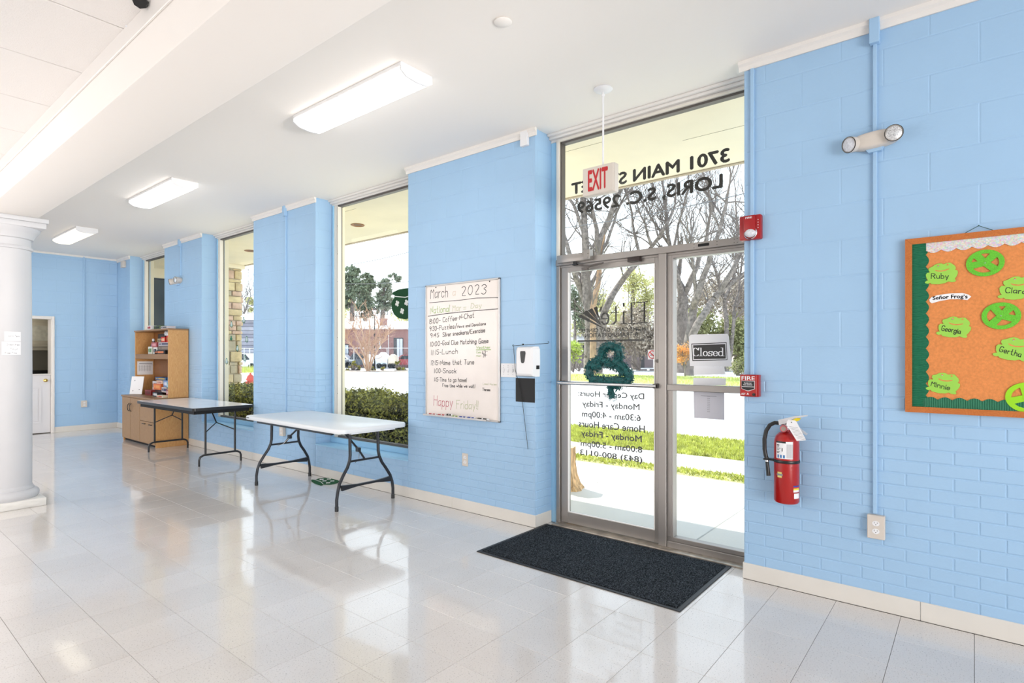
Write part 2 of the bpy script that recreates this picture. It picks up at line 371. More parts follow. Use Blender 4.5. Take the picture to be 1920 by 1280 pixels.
# masonry: bricks (8 x 2 2/3 in) below 1.24 m, blocks (16 x 8 in) above
_mc = {}
def piece_mesh(kind, w, h, m, dep=.003, ch=.0035):
    key = (kind, round(w, 3), round(h, 3), m.name)
    if kind == 'block' and dep == .003: dep = .0016
    if key not in _mc:
        me = bpy.data.meshes.new(kind); g = .0022
        a, b, c, d = g, w - g, g, h - g
        me.from_pydata([(a, c, 0), (b, c, 0), (b, d, 0), (a, d, 0), (a + ch, c + ch, dep), (b - ch, c + ch, dep), (b - ch, d - ch, dep), (a + ch, d - ch, dep)], [],
                       [(4, 5, 6, 7), (0, 1, 5, 4), (1, 2, 6, 5), (2, 3, 7, 6), (3, 0, 4, 7)])
        me.materials.append(m); _mc[key] = me
    return _mc[key]
def masonry(parent, F, u0, u1, z0, z1, single=True, phase=0., kinds=('brick', 'block'), m=BLUE, holes=()):
    """F: frame whose origin lies on the face at u=0, z=0"""
    todo = []
    BH, BL, KH, KL, ZC = .0678, .2032, .2032, .4064, 1.24
    def course(zb, zt, L, off, kind):
        zb, zt = max(zb, z0), min(zt, z1)
        if zt - zb < .015: return
        u = math.floor((u0 - off) / L) * L + off
        while u < u1:
            a, b = max(u, u0), min(u + L, u1)
            if b - a > .02 and not any(a > hx0 - .01 and b < hx1 + .01 and zb > hz0 - .01 and zt < hz1 + .01 for hx0, hx1, hz0, hz1 in holes): todo.append((kind, a, zb, b - a, zt - zb))
            u += L
    n = 0; z = ZC
    while z > z0: course(z - BH, z, BL, phase + (n % 2) * BL / 2, kinds[0]); z -= BH; n += 1
    n = 0; z = ZC
    while z < z1: course(z, z + KH, KL, phase + (n % 2) * KL / 2, kinds[1]); z += KH; n += 1
    if single:
        for kind, a, zb, w, h in todo:
            o = bpy.data.objects.new(kind, piece_mesh(kind, w, h, m)); COL.objects.link(o); o.parent = parent
            o.matrix_basis = F @ Matrix.Translation((a, zb, 0)); ORG[o] = Vector((0, 0, 0))
    else:
        by = {}
        for kind, a, zb, w, h in todo:
            me = piece_mesh(kind, w, h, m); mb = by.setdefault(kind, MB(F))
            mb.add([v.co + Vector((a, zb, 0)) for v in me.vertices], [tuple(p.vertices) for p in me.polygons])
        for kind, mb in by.items(): tag(mb.build(kind + 'work', m, parent, smooth=False), kind='stuff')

def Fw(X): return frame((X, 0, 0), (0, -1, 0), (0, 0, 1))     # u = -Y
def base_board(name, runs, label, h=.10, t=.007, joints=()):
    mb = MB()
    for x0, x1, y0, y1 in runs:
        mb.box(x0, x1, y0, y1, 0, h, .0025)
    return struct(name, mb, BASEB, label)

SK = .003
# right wall
wr = struct('wall_right', MB().box(WX + SK, WX + .42, YB, 1.12, 0, CEIL), BLUE, 'light blue painted masonry wall right of the entrance')
masonry(wr, Fw(WX + SK), -1.12, 1.3, .09, CEIL - .05, phase=.02)
# pier with the whiteboard, pier 2, pier 3, pier 4
P1 = struct('wall_right', MB().box(WX + SK, RX + .1, 2.757 + SK, 4.32, 0, CEIL), BLUE, 'light blue masonry pier that carries the whiteboard')
masonry(P1, Fw(WX + SK), -4.32, -2.757, .09, CEIL - .05, phase=.07)
masonry(P1, frame((WX, 2.757 + SK, 0), (1, 0, 0), (0, 0, 1)), 0, .24, .09, CEIL - .01, phase=.03)
P2 = struct('wall_right', MB().box(WX + SK, RX + .1, 5.956 + SK, 7.444, 0, CEIL), BLUE, 'light blue masonry pier between the two wide windows')
masonry(P2, Fw(WX + SK), -7.444, -5.956, .09, CEIL - .05, phase=.11)
masonry(P2, frame((WX, 5.956 + SK, 0), (1, 0, 0), (0, 0, 1)), 0, .24, .38, CEIL - .01, phase=.03)
P3 = struct('wall_right', MB().box(WX + SK, RX + .1, 9.045 + SK, 10.502, 0, CEIL), BLUE, 'light blue masonry pier behind the wooden cabinet')
masonry(P3, Fw(WX + SK), -10.502, -9.045, .09, CEIL - .05, single=False, phase=.05)
masonry(P3, frame((WX, 9.045 + SK, 0), (1, 0, 0), (0, 0, 1)), 0, .24, .42, CEIL - .01, single=False)
P4 = struct('wall_right', MB().box(WX + SK, RX + .1, 12.15 + SK, YF, 0, CEIL), BLUE, 'narrow light blue pier in the far corner')
masonry(P4, Fw(WX + SK), -YF, -12.15, .09, CEIL - .05, single=False)
masonry(P4, frame((WX, 12.15 + SK, 0), (1, 0, 0), (0, 0, 1)), 0, .24, .42, CEIL - .01, single=False)
# walls under the windows
SILL = [(4.32, 5.956, .365), (7.444, 9.045, .395), (10.502, 12.15, .40)]
for i, (y0, y1, zs) in enumerate(SILL):
    w = struct('wall_right', MB().box(WX + SK, RX + .1, y0, y1, 0, zs - .012), BLUE, ('low brick wall under the window behind the white table', 'low brick wall under the window behind the black edged table', 'low brick wall under the farthest window')[i])
    masonry(w, Fw(WX + SK), -y1, -y0, .09, zs - .012, single=(i < 2), phase=(.07, .11, .05)[i])
    MBs = MB(); MBs.box(WX - .004, RX, y0, y1, zs - .014, zs, .002); MBs.box(RX - .045, RX + .06, y0, y1, zs, zs + .06, .003)
    struct('trim_%d' % (i + 1), MBs, BLUE_SILL, ('blue painted sill of the window behind the white table', 'blue painted sill of the window behind the black edged table', 'blue painted sill of the farthest window')[i])
# far wall with the half door opening X 1.86 .. 2.675, z 0 .. 2.05
DX0, DX1, DZ = 1.86, 2.675, 2.05
mb = MB(); mb.box(XL, DX0, YF + SK, YF + .2, 0, CEIL); mb.box(DX1, WX + .3, YF + SK, YF + .2, 0, CEIL); mb.box(DX0, DX1, YF + SK, YF + .2, DZ, CEIL)
wl = struct('wall_left', mb, BLUE, 'light blue block wall at the far end with the half door')
FF = frame((0, YF + SK, 0), (1, 0, 0), (0, 0, 1))
area_lamp('kitchen_fill_light', 2.2, 13.7, 2.45, .5, .5, 7, (1, .9, .7))  # unseen lamp added so the kitchen shows above the half door
def farblocks():
    KH, KL = .2032, .4064; n = 0; z = .10
    while z < CEIL - .06:
        zt = min(z + KH, CEIL - .05); u = .3 - KL + (n % 2) * KL / 2
        while u < WX:
            a, b = max(u, .3), min(u + KL, WX)
            segs = [(a, b)]
            if z < DZ + .05:
                segs = []
                if a < DX0 - .05: segs.append((a, min(b, DX0 - .05)))
                if b > DX1 + .04: segs.append((max(a, DX1 + .04), b))
            for p, q in segs:
                if q - p > .03:
                    o = bpy.data.objects.new('block', piece_mesh('block', q - p, zt - z, BLUE, .004, .004)); COL.objects.link(o); o.parent = wl
                    o.matrix_basis = FF @ Matrix.Translation((p, z, 0))
            u += KL
        z += KH; n += 1
farblocks()
# hall walls out of the frame
WHITEW = mat('white wall paint', (.80, .78, .76), .6)
mb = MB(); mb.box(XL, WX + .42, YB - .2, YB, 0, .35).box(XL, WX + .42, YB - .2, YB, 3.1, CEIL)
for a, b in ((XL, -6.4), (-3.6, -3.2), (-.5, -.1), (2.9, WX + .42)): mb.box(a, b, YB - .2, YB, .35, 3.1)  # openings between these posts are added to let daylight in
struct('wall_back', mb, WHITEW, 'white wall behind the camera with wide openings added for daylight')
struct('ground', MB().box(-60, 3.9, -70, YB - .25, -.3, -.2), WHITEW, 'pale pavement on the near side of the building')
struct('wall_hall', MB().box(XL - .2, XL, YB - .2, YF + .2, 0, CEIL), WHITEW, 'white wall on the far side of the hall')
# floor
TS = .3048
fl = struct('floor', MB().box(XL, RX + .0, YB, YF + .1, -.2, -.0022), FLOORBASE, 'glossy floor of speckled off-white vinyl tiles')
tiles = []
ix0, ix1 = int((XL) / TS) + 1, int(WX / TS) + 2
for ix in range(ix0, ix1):
    for iy in range(int(YB / TS) - 1, int(YF / TS) + 1):
        x0, x1 = ix * TS + .012, (ix + 1) * TS + .012; y0, y1 = iy * TS, (iy + 1) * TS
        y0 = max(y0, YB); y1 = min(y1, YF)
        if ix == 12 and iy == 8: y1 = 2.756
        cx, cy = (x0 + x1) / 2, (y0 + y1) / 2
        lim = WX
        if x1 > WX:
            if 1.12 < cy < 2.757: x1 = min(x1, RX - .03)
            else: x1 = WX
        if x1 - x0 < .03 or y1 - y0 < .03: continue
        z = cx * SA + cy * CA; lat = cx * CA - cy * SA; sc = 0
        if z > .8:
            px = 960 + lat / z * FPX; py = HOR + HCAM / z * FPX
            if -60 < px < 1980 and py < 1330: sc = 1 / z ** 3
        tiles.append((sc, x0, x1, y0, y1))
for x in (12 * TS + .012,):
    for iy in (3,):
        y0, y1 = 1.12, 4 * TS
        if x < RX - .05: tiles.append((1, x, RX - .03, y0, y1))
tiles.sort(reverse=True)
def tile_geo(w, h, g=.0006, c=.0009):
    return ([(g, g, -.002), (w - g, g, -.002), (w - g, h - g, -.002), (g, h - g, -.002), (g + c, g + c, 0), (w - g - c, g + c, 0), (w - g - c, h - g - c, 0), (g + c, h - g - c, 0)],
            [(4, 5, 6, 7), (0, 1, 5, 4), (1, 2, 6, 5), (2, 3, 7, 6), (3, 0, 4, 7)])
_tm = {}
rest = MB()
for k, (sc, x0, x1, y0, y1) in enumerate(tiles):
    if k < 300 and sc > 0:
        key = (round(x1 - x0, 3), round(y1 - y0, 3))
        if key not in _tm:
            me = bpy.data.meshes.new('tile'); a, b = tile_geo(*key); me.from_pydata(a, [], b); me.materials.append(TILE); _tm[key] = me
        o = bpy.data.objects.new('tile', _tm[key]); COL.objects.link(o); o.parent = fl; o.location = (x0, y0, 0)
    else:
        a, b = tile_geo(x1 - x0, y1 - y0); rest.add([(p[0] + x0, p[1] + y0, p[2]) for p in a], b)
tag(rest.build('tiles', TILE, fl, smooth=False), kind='stuff')
# ceilings, beam
struct('ceiling', MB().box(1.1, 4.0, YB, YF + .1, CEIL, CEIL + .2), WHITE_CEIL, 'smooth white plaster ceiling of the window side')
ch_ = struct('ceiling', MB().box(XL, 1.0, YB, YF + .1, HALLZ + .012, HALLZ + .2), WHITE_CEIL, 'white panelled ceiling of the hall beyond the beam')
PW = .665
y = 3.12 - PW * 11; np_ = 0
while y < YF:
    x = .93
    while x > XL + .1:
        x0 = max(x - 1.22, XL); y0, y1 = max(y, YB), min(y + PW, YF)
        if y1 - y0 > .05 and (np_ < 90):
            o = MB().box(x0 + .004, x - .004, y0 + .004, y1 - .004, HALLZ, HALLZ + .02, .003).build('ceiling_panel', PANEL, ch_); np_ += 1
        elif y1 - y0 > .05:
            o = MB().box(x0 + .004, x - .004, y0 + .004, y1 - .004, HALLZ, HALLZ + .02, .003).build('ceiling_panel', PANEL, ch_)
        x -= 1.22
    y += PW
bm_ = struct('beam', MB().box(.93, 1.30, YB, YF, 2.66, CEIL + .1, .012), WHITE_CEIL, 'deep white ceiling beam resting on the column')
tag(MB().box(.918, .93, YB, YF, 2.858, 2.942, .003).build('trim_board', WHITE_TRIM, bm_), 'white board along the top of the beam')
# crown mouldings
def crown(name, label, F, L, h=.06, d=.028, m=WHITE_TRIM):
    # F: u along the run, v up (0 at ceiling), w out of the wall
    M = F; mb = MB(M); prof = [(0, 0), (d, 0), (d, -h * .35), (d * .45, -h * .55), (d * .35, -h), (0, -h)]
    vs = [(0, p[1], p[0]) for p in prof] + [(L, p[1], p[0]) for p in prof]; n = len(prof)
    fs = [(i, i + n, (i + 1) % n + n, (i + 1) % n) for i in range(n)] + [tuple(range(n)), tuple(range(n, 2 * n))[::-1]]
    mb.add(vs, fs); return struct(name, mb, m, label)
crown('trim_4', 'white ceiling moulding above the corkboard wall', wallF(1.15, CEIL), 4.5)
crown('trim_5', 'white ceiling moulding above the whiteboard', wallF(4.34, CEIL), 1.60)
crown('trim_6', 'white ceiling moulding above the pier between the wide windows', wallF(7.46, CEIL), 1.52)
crown('trim_7', 'white ceiling moulding above the cabinet pier', wallF(10.52, CEIL), 1.49)
crown('trim_8', 'white ceiling moulding on the far corner pier', wallF(YF, CEIL), .70)
crown('trim_9', 'white ceiling moulding along the far wall', frontF(.4, CEIL, YF), 3.28, h=.03, d=.02)
for i, (y0, y1, lb) in enumerate([(1.12, 2.757, 'stepped white moulding above the entrance glass'), (4.32, 5.956, 'stepped white moulding above the window behind the white table'), (7.444, 9.045, 'stepped white moulding above the window behind the black edged table'), (10.502, 12.15, 'stepped white moulding above the farthest window')]):
    mb = MB(); mb.box(RX - .075, RX + .05, y0, y1, CEIL - .02, CEIL, .003); mb.box(RX - .05, RX + .05, y0, y1, CEIL - .042, CEIL - .02, .003); mb.box(RX - .02, RX + .05, y0, y1, CEIL - .062, CEIL - .042, .002)
    struct('trim_%d' % (10 + i), mb, WHITE_TRIM, lb)
# baseboards
base_board('baseboard_right', [(WX - .007, WX + .002, YB, .22), (WX - .007, WX + .002, .2215, 1.127), (WX + .003, RX - .05, 1.1205, 1.127)], 'off-white vinyl baseboard of the corkboard wall')
base_board('baseboard_right', [(WX - .007, WX + .002, 2.75, 3.70), (WX - .007, WX + .002, 3.7015, 7.444), (WX + .003, RX - .02, 2.75, 2.757)], 'off-white vinyl baseboard from the entrance to the tables')
base_board('baseboard_right', [(WX - .007, WX + .002, 7.4455, YF)], 'off-white vinyl baseboard behind the cabinet')
base_board('baseboard_left', [(.3, DX0 - .05, YF - .007, YF + .002), (DX1 + .04, WX, YF - .007, YF + .002)], 'off-white vinyl baseboard of the far wall')
# floor to ceiling frames of the three windows
def window(idx, y0, y1, zs, label):
    root = MB(); root.box(RX - .03, RX + .05, y1 - .045, y1 - .018, zs + .06, 3.175, .002); root.box(RX - .03, RX + .05, y0, y0 + .027, zs + .06, 3.175, .002)
    o = struct('window_%d' % idx, root, BLUE_SILL, label)
    mb = MB(); mb.box(RX - .02, RX + .05, y1 - .105, y1 - .045, zs + .06, 3.172, .003); mb.box(RX - .02, RX + .05, y0 + .027, y0 + .09, zs + .06, 3.172, .003)
    tag(mb.build('window_frame', CREAM_FR, o), 'cream painted side frame')
    mb = MB()
    for a, b in ((y1 - .125, y1 - .105), (y0 + .09, y0 + .11)): mb.box(RX - .012, RX + .04, a, b, zs + .06, 3.172, .002)
    mb.box(RX - .012, RX + .04, y0 + .027, y1 - .045, 3.15, 3.172, .002)
    mb.box(RX - .012, RX + .04, y0 + .11, y1 - .125, zs + .058, zs + .085, .002)
    mb.build('glazing_bead', ALU_DK, o)
    mb = MB(); mb.box(RX - .03, RX + .02, y1 - .135, y1 - .125, zs + .085, 3.15, .002)
    mb.build('glazing_stop', CREAM_FR, o)
    for z in [zs + .25 + .33 * k for k in range(8)]:
        MB().ball((RX - .021, y1 - .112, z), .004, 1).build('screw', BLACKM, o)
    MB().box(RX + .010, RX + .016, y0 + .10, y1 - .12, zs + .07, 3.16).build('glass_pane', GLASS, o)
    return o
w1 = window(1, 4.32, 5.956, .365, 'tall plate glass window behind the white folding table')
w2 = window(2, 7.444, 9.045, .395, 'tall plate glass window behind the black edged table')
w3 = window(3, 10.502, 12.15, .40, 'farthest tall window, partly hidden by the cabinet pier')

# ------------------------------------------------------------------ entrance: frame, door, sidelight, transom
F0, F1 = 1.12, 2.70
mb = MB(); mb.box(RX - .015, RX + .1, F1 - .003, 2.757, 0, 3.175); struct('trim_14', mb, BLUE_SILL, 'narrow blue post left of the entrance frame')
mb = MB()
mb.box(RX - .03, RX + .05, 2.663, F1 - .003, .0, 2.135, .003)                     # left jamb
tb = mb
tb.box(RX - .04, RX + .05, F0, F1 - .003, 2.135, 2.185, .003)                       # transom bar
tb.box(RX - .02, RX + .05, F0, 2.663, 2.118, 2.135, .002)
tb.box(RX - .04, RX + .05, 1.727, 1.787, 0.012, 2.135, .003)                  # mullion
tb.box(RX - .02, RX + .05, 1.695, 1.727, .085, 2.118, .002)
tb.box(RX - .03, RX + .05, F0, 1.727, .0, .055, .003); tb.box(RX - .015, RX + .05, F0, 1.727, .055, .085, .003)
tb.box(RX - .02, RX + .05, 1.683, 1.695, .085, 2.118, .002)
tb.box(RX - .03, RX + .05, F0, 1.727, 1.142, 1.187, .003)                      # mid rail
tb.box(RX - .02, RX + .05, F0, 1.683, 2.095, 2.118, .002)
ent = struct('door_frame', tb, ALU, 'brushed metal entrance frame with a sidelight and a transom')
mb = MB(); mb.box(RX - .03, RX + .05, 2.668, F1 - .003, 2.185, 3.172, .003); mb.box(RX - .03, RX + .05, F0, F1, 3.165, 3.18, .002)
tag(mb.build('transom_frame', CREAM_FR, ent), 'cream painted upper frame')
mb = MB(); mb.box(RX - .01, RX + .045, 2.655, 2.668, 2.185, 3.165, .001); mb.box(RX - .01, RX + .045, F0, 2.668, 3.148, 3.165, .001); mb.build('glazing_bead', ALU_DK, ent)
MB().box(RX - .10, RX + .06, F0, F1 - .003, -.002, .012, .004).build('threshold', mat('worn threshold metal', (.42, .37, .31), .4, .6, noise=.3, nscale=14), ent)
mb = MB(); mb.box(RX - .046, RX - .04, 1.415, 1.49, 2.152, 2.17, .001)
for yy, zz in ((1.36, 2.172), (1.36, 2.152), (1.52, 2.172), (1.52, 2.148), (1.245, 2.173), (1.245, 2.15), (1.225, 2.175), (1.225, 2.15)): mb.ball((RX - .0405, yy, zz), .0028, 1)
tag(mb.build('strike_slot', BLACKM, ent), 'black slot and screw holes')
tr = MB().box(RX + .014, RX + .020, F0, 2.66, 2.18, 3.16).build('glass_pane', GLASS, ent)
MB().box(RX + .014, RX + .020, F0, 1.69, 1.18, 2.10).build('glass_pane', GLASS, ent)
MB().box(RX + .014, RX + .020, F0, 1.69, .08, 1.15).build('glass_pane', GLASS, ent)
# leaf
leaf = MB(); LX0, LX1 = RX - .012, RX + .03
leaf.box(LX0, LX1, 2.589, 2.660, .018, 2.128, .003); leaf.box(LX0, LX1, 1.792, 1.827, .018, 2.128, .003)
leaf.box(LX0, LX1, 1.827, 2.589, .018, .108, .003); leaf.box(LX0, LX1, 1.827, 2.589, 2.078, 2.128, .003)
dr = struct('door_1', leaf, ALU, 'glass entrance door in a brushed metal frame')
mb = MB()
mb.box(LX0 - .004, LX0 + .01, 2.583, 2.591, .11, 2.076); mb.box(LX0 - .004, LX0 + .01, 1.825, 1.832, .11, 2.076); mb.box(LX0 - .004, LX0 + .01, 1.827, 2.589, .108, .115)
tag(mb.build('glazing_stop', WHITE_TRIM, dr), 'thin pale stop around the glass')
MB().box(RX + .006, RX + .012, 1.82, 2.595, .10, 2.085).build('glass_pane', GLASS, dr)
mb = MB(); mb.tube([(RX - .07, 2.652, 1.172), (RX - .07, 1.79, 1.172)], .014, 12)
bar = mb.build('push_bar', STEEL, dr)
mb = MB(); mb.box(RX - .075, LX0, 2.62, 2.645, 1.158, 1.186, .003); mb.box(RX - .078, LX0, 1.79, 1.815, 1.155, 1.19, .003); mb.build('bar_bracket', ALU_DK, dr)
mb = MB(); mb.tube([(LX0 - .012, 1.803, 1.355), (LX0, 1.803, 1.355)], .013, 12); mb.build('lock', ALU_DK, dr)
# closer
cl = thing('door_closer', 'metal door closer arm above the entrance door', 'door closer', (RX - .06, 2.5, 2.16))
mb = MB(); mb.box(RX - .085, RX - .041, 2.39, 2.655, 2.148, 2.212, .008); mb.build('housing', ALU, cl)
mb = MB(); mb.box(RX - .095, RX - .041, 2.335, 2.392, 2.15, 2.228, .003); mb.ball((RX - .096, 2.352, 2.165), .004, 1); mb.ball((RX - .096, 2.352, 2.195), .004, 1); mb.build('end_bracket', mat('closer bracket', (.30, .28, .26), .4, .5), cl)
mb = MB(); mb.cyl((RX - .065, 2.49, 2.148), (RX - .065, 2.49, 2.118), .016, 12); mb.box(RX - .085, RX - .05, 2.465, 2.505, 2.118, 2.13, .003); mb.build('pivot', BLACK, cl)
mb = MB(); mb.tube([(RX - .068, 2.47, 2.115), (RX - .075, 2.35, 2.10), (RX - .075, 2.225, 2.112)], .006, 8); mb.box(RX - .08, RX - .045, 2.37, 2.42, 2.068, 2.092, .003); mb.tube([(RX - .07, 2.40, 2.082), (RX - .075, 2.225, 2.108)], .005, 8); mb.build('arm', ALU_DK, cl)
mb = MB(); mb.box(RX - .055, RX - .0125, 1.93, 2.03, 2.098, 2.134, .004)
tag(mb.build('latch_box', mat('dark brown latch', (.03, .018, .015), .5), origin=(RX - .03, 1.98, 2.11)), 'small dark latch box at the top of the entrance door', 'latch')

# lettering on the glass (reads from the street)
def glass_text(parent, s, p0, p1, m, X=RX + .0215, bold=.0, name='lettering', label=None):
    """p0 = (px, top, bottom) where the line starts, p1 where it ends"""
    a0, b0 = onX(p0[0], p0[1], X), onX(p0[0], p0[2], X); a1, b1 = onX(p1[0], p1[1], X), onX(p1[0], p1[2], X)
    if any(ch in s for ch in 'yp'): b0 = b0 - Vector((0, 0, .26 * (a0.z - b0.z))); b1 = b1 - Vector((0, 0, .26 * (a1.z - b1.z)))
    mb = MB(outF(0, 0, X)); text_mb(mb, s, a0.y, a1.y, (b0.z + b1.z) / 2, (a0.z + a1.z) / 2, .0004, bold)
    o = mb.build(name, m, parent, smooth=False); o['label'] = label or 'mirrored dark window lettering'; return o
glass_text(ent, '3701 MAIN STREET', (1367, 279, 303), (1072, 343, 364), BROWNINK, bold=.035)
glass_text(ent, 'LORIS, S.C. 29569', (1354, 329, 356), (1083, 377, 403), BROWNINK, bold=.035)
XG = RX + .013
lx = RX + .0125
E_ = MB(outF(0, 0, lx)); a = onX(1213, 566, lx); b = onX(1212, 606, lx); c = onX(1128, 571, lx); d = onX(1128, 607, lx)
serif_mb(E_, 'Elite', a.y, c.y, (b.z + d.z) / 2, (a.z + c.z) / 2, .0004, nw=.75, nh=.3, adv=1.3)
E_.build('lettering', BROWNINK, dr, smooth=False)['label'] = 'mirrored serif shop name lettering'
fan = MB(outF(0, 0, lx))
cr = lambda x, y: (1030 + x / 6.096, 470 + y / 6.096)
for q in ([(318, 748), (362, 728), (640, 890), (600, 880)], [(378, 715), (428, 680), (615, 868), (590, 850)], [(440, 680), (490, 655), (600, 860), (575, 830)],
          [(505, 650), (545, 635), (590, 850), (572, 800)], [(582, 645), (606, 630), (585, 700), (570, 705)]):
    pts = [onX(*cr(*p), lx) for p in q]; fan.prism([(p.y, p.z) for p in pts], .0002, .0006)
fan.build('fan_logo', BROWNINK, dr, smooth=False)['label'] = 'fan shaped logo of black wedges'
glass_text(dr, 'HOME CARE \u2022 DAY CENTERS', (1210, 612, 619), (1084, 617, 624), BROWNINK, lx, .03)
glass_text(dr, '& TRANSPORTATION', (1196, 623, 631), (1097, 624, 632), BROWNINK, lx, .03)
a = onX(1208, 637, lx); b = onX(1083, 638.5, lx)
MB(outF(0, 0, lx)).box(a.y, b.y, a.z - .007, a.z + .007, .0002, .0006).build('rule_line', BROWNINK, dr)
for s, p0, p1 in (('Day Center Hours:', (1207.5, 736, 748), (1084.5, 733, 743)), ('Monday - Friday', (1199, 756, 768), (1092, 752, 763)), ('6:30am - 4:00pm', (1201, 776, 788), (1091, 771, 783)),
                  ('Home Care Hours', (1209, 796, 809), (1085, 789, 801)), ('Monday - Friday', (1203, 815, 827), (1090, 808, 819)), ('8:00am - 5:00pm', (1204, 836, 847), (1089, 826, 838)), ('(843) 800-0113', (1204, 855, 869), (1088, 843, 856))):
    glass_text(dr, s, p0, p1, GREYVIN, lx, .022)
glass_text(w1, '3701 Main St Loris, SC 29569', (792, 582, 592), (661, 582, 592), BROWNINK, RX + .0175)
# decal: no smoking
p = onX(1222.5, 664.5, RX - .0); ns = thing('no_smoking_decal', 'small square no smoking decal on the door glass', 'decal', (RX + .004, p.y, p.z))
F = frame((RX + .005, p.y, p.z), (0, -1, 0), (0, 0, 1))
MB(F).box(-.035, .035, -.036, .036, 0, .001).build('decal_sheet', PAPER, ns)
cir = [(math.cos(2 * PI * k / 28), math.sin(2 * PI * k / 28)) for k in range(28)]
mb = MB(F); mb.ring_prism([(x * .031, y * .031) for x, y in cir], [(x * .025, y * .025) for x, y in cir], .001, .0016)
mb.prism([(-.022, .016), (-.017, .021), (.022, -.016), (.017, -.021)], .0012, .0018); mb.build('red_ring', mat('sign red', (.65, .03, .03), .5), ns)
mb = MB(F); mb.box(-.018, .012, -.006, -.001, .0011, .0014); mb.box(.014, .018, -.006, .006, .0011, .0014); mb.build('cigarette_mark', INK, ns)

# ------------------------------------------------------------------ closed sign and papers on the sidelight
def sheet(name, label, cat, pts_px, X, m, th=.0012, group=None, parent=None):
    P = [onX(*p, X) for p in pts_px]; c = sum(P, Vector()) / len(P)
    F = frame((X, 0, 0), (0, -1, 0), (0, 0, 1)); mb = MB(F); mb.prism([(-p.y, p.z) for p in P], 0, th)
    o = mb.build(name, m, parent, origin=None if parent else c, smooth=False)
    return tag(o, label, cat, group)
XS = RX + .004
cs = thing('closed_sign', 'black and white closed sign on a white backing sheet', 'sign', (XS, 1.43, 1.42))
sheet('backing_sheet', 'white backing sheet', None, [(1292, 631), (1296, 627), (1364, 625.5), (1367, 631), (1371.5, 687), (1294, 686)], XS - .006, mat('backing card', (.80, .80, .82), .7), .004, parent=cs)
sheet('sign_border', 'white border', None, [(1296.5, 644), (1362.5, 641.5), (1364, 675), (1298.5, 676.5)], XS - .009, BLACK, .002, parent=cs)
sheet('sign_rim', 'thin white rim', None, [(1298, 645.5), (1361.3, 643), (1362.7, 673.7), (1299.8, 675)], XS - .0112, PAPER, .0012, parent=cs)
sheet('sign_face', 'black face', None, [(1299.7, 647), (1359.8, 644.7), (1361, 672), (1301.2, 673.2)], XS - .0122, BLACK, .001, parent=cs)
F = frame((XS - .0136, 0, 0), (0, -1, 0), (0, 0, 1)); a = onX(1301.8, 653, XS); b = onX(1301.8, 667.5, XS); c = onX(1358.8, 651, XS); d = onX(1358.8, 666.5, XS)
mb = MB(F); serif_mb(mb, 'Closed', -a.y, -c.y, (b.z + d.z) / 2, (a.z + c.z) / 2, .0006, nw=.85, nh=.3, adv=.9); mb.build('lettering', PAPER, cs, smooth=False)['label'] = 'white serif lettering'
n1 = sheet('paper_notice', 'white taped sheets just below the closed sign', 'notice', [(1301, 686), (1358, 687), (1360, 701), (1301, 703)], XS + .001, PAPER, .001)
n2 = sheet('paper_notice', 'white sheet behind the metal mid rail of the sidelight', 'notice', [(1300, 708), (1361, 709), (1361, 722), (1300, 722)], XS + .001, PAPER, .001)
n3 = sheet('paper_notice', 'grey backlit sheet hanging below the mid rail', 'notice', [(1300.5, 733), (1358, 734), (1358.5, 787), (1301.5, 783)], XS + .001, mat('backlit paper', (.62, .61, .66), .8), .001)
mb = MB(frame((XS, 0, 0), (0, -1, 0), (0, 0, 1)))
for i in range(9):
    a = onX(1326, 743 + i * 3.6, XS); mb.box(-a.y, -a.y + .02, a.z, a.z + .003, .0002, .0006)
a = onX(1314, 742, XS); mb.box(-a.y, -a.y + .11, a.z, a.z + .003, .0002, .0006)
mb.build('print_lines', mat('faint print', (.3, .3, .33), .8), n3, smooth=False)
n3_off = None

# ------------------------------------------------------------------ clover garland on the door glass
TEAL = mat('teal tinsel', (.004, .085, .085), .45, noise=.5, nscale=60)
gw = thing('clover_wreath', 'teal tinsel shamrock garland hung on the entrance door', 'wreath', (RX - .045, 2.21, 1.3))
def garland(lines, name, rad=.043, nper=900):
    mb = MB(); rg = random.Random(5)
    for ln in lines:
        P = [onX(*p, RX - .045) for p in ln]; mb.tube(P, rad * .72, 8)
        for a, b in zip(P[:-1], P[1:]):
            n = max(2, int((b - a).length * nper))
            for _ in range(n):
                c = a.lerp(b, rg.random()); d = Vector((rg.gauss(0, 1), rg.gauss(0, 1), rg.gauss(0, 1))).normalized() * rad * rg.uniform(.7, 1.12); d.x *= .8
                # short curled ribbon
                u = Vector((rg.gauss(0, 1), rg.gauss(0, 1), rg.gauss(0, 1))).normalized(); w = u.orthogonal().normalized(); s = rg.uniform(.006, .011)
                q = c + d; mb.tube([q + u * s * math.cos(t) + w * s * math.sin(t) for t in (0, 1.3, 2.6, 3.9)], .0028, 4, False)
    return mb.build(name, TEAL, gw)
garland([[(1128, 679), (1129, 656), (1143, 647), (1159, 652), (1163, 668), (1154, 682)], [(1143, 678), (1122, 673), (1106, 685), (1105, 700), (1111, 711)],
         [(1152, 676), (1170, 689), (1180, 702), (1179, 712)], [(1107, 711), (1142, 714), (1180, 714)], [(1136, 681), (1155, 684), (1172, 700)], [(1128, 682), (1112, 688)]], 'leaf_garland')
garland([[(1143, 716), (1146, 734), (1148, 746)], [(1150, 722), (1163, 725)]], 'stem_garland', .032)

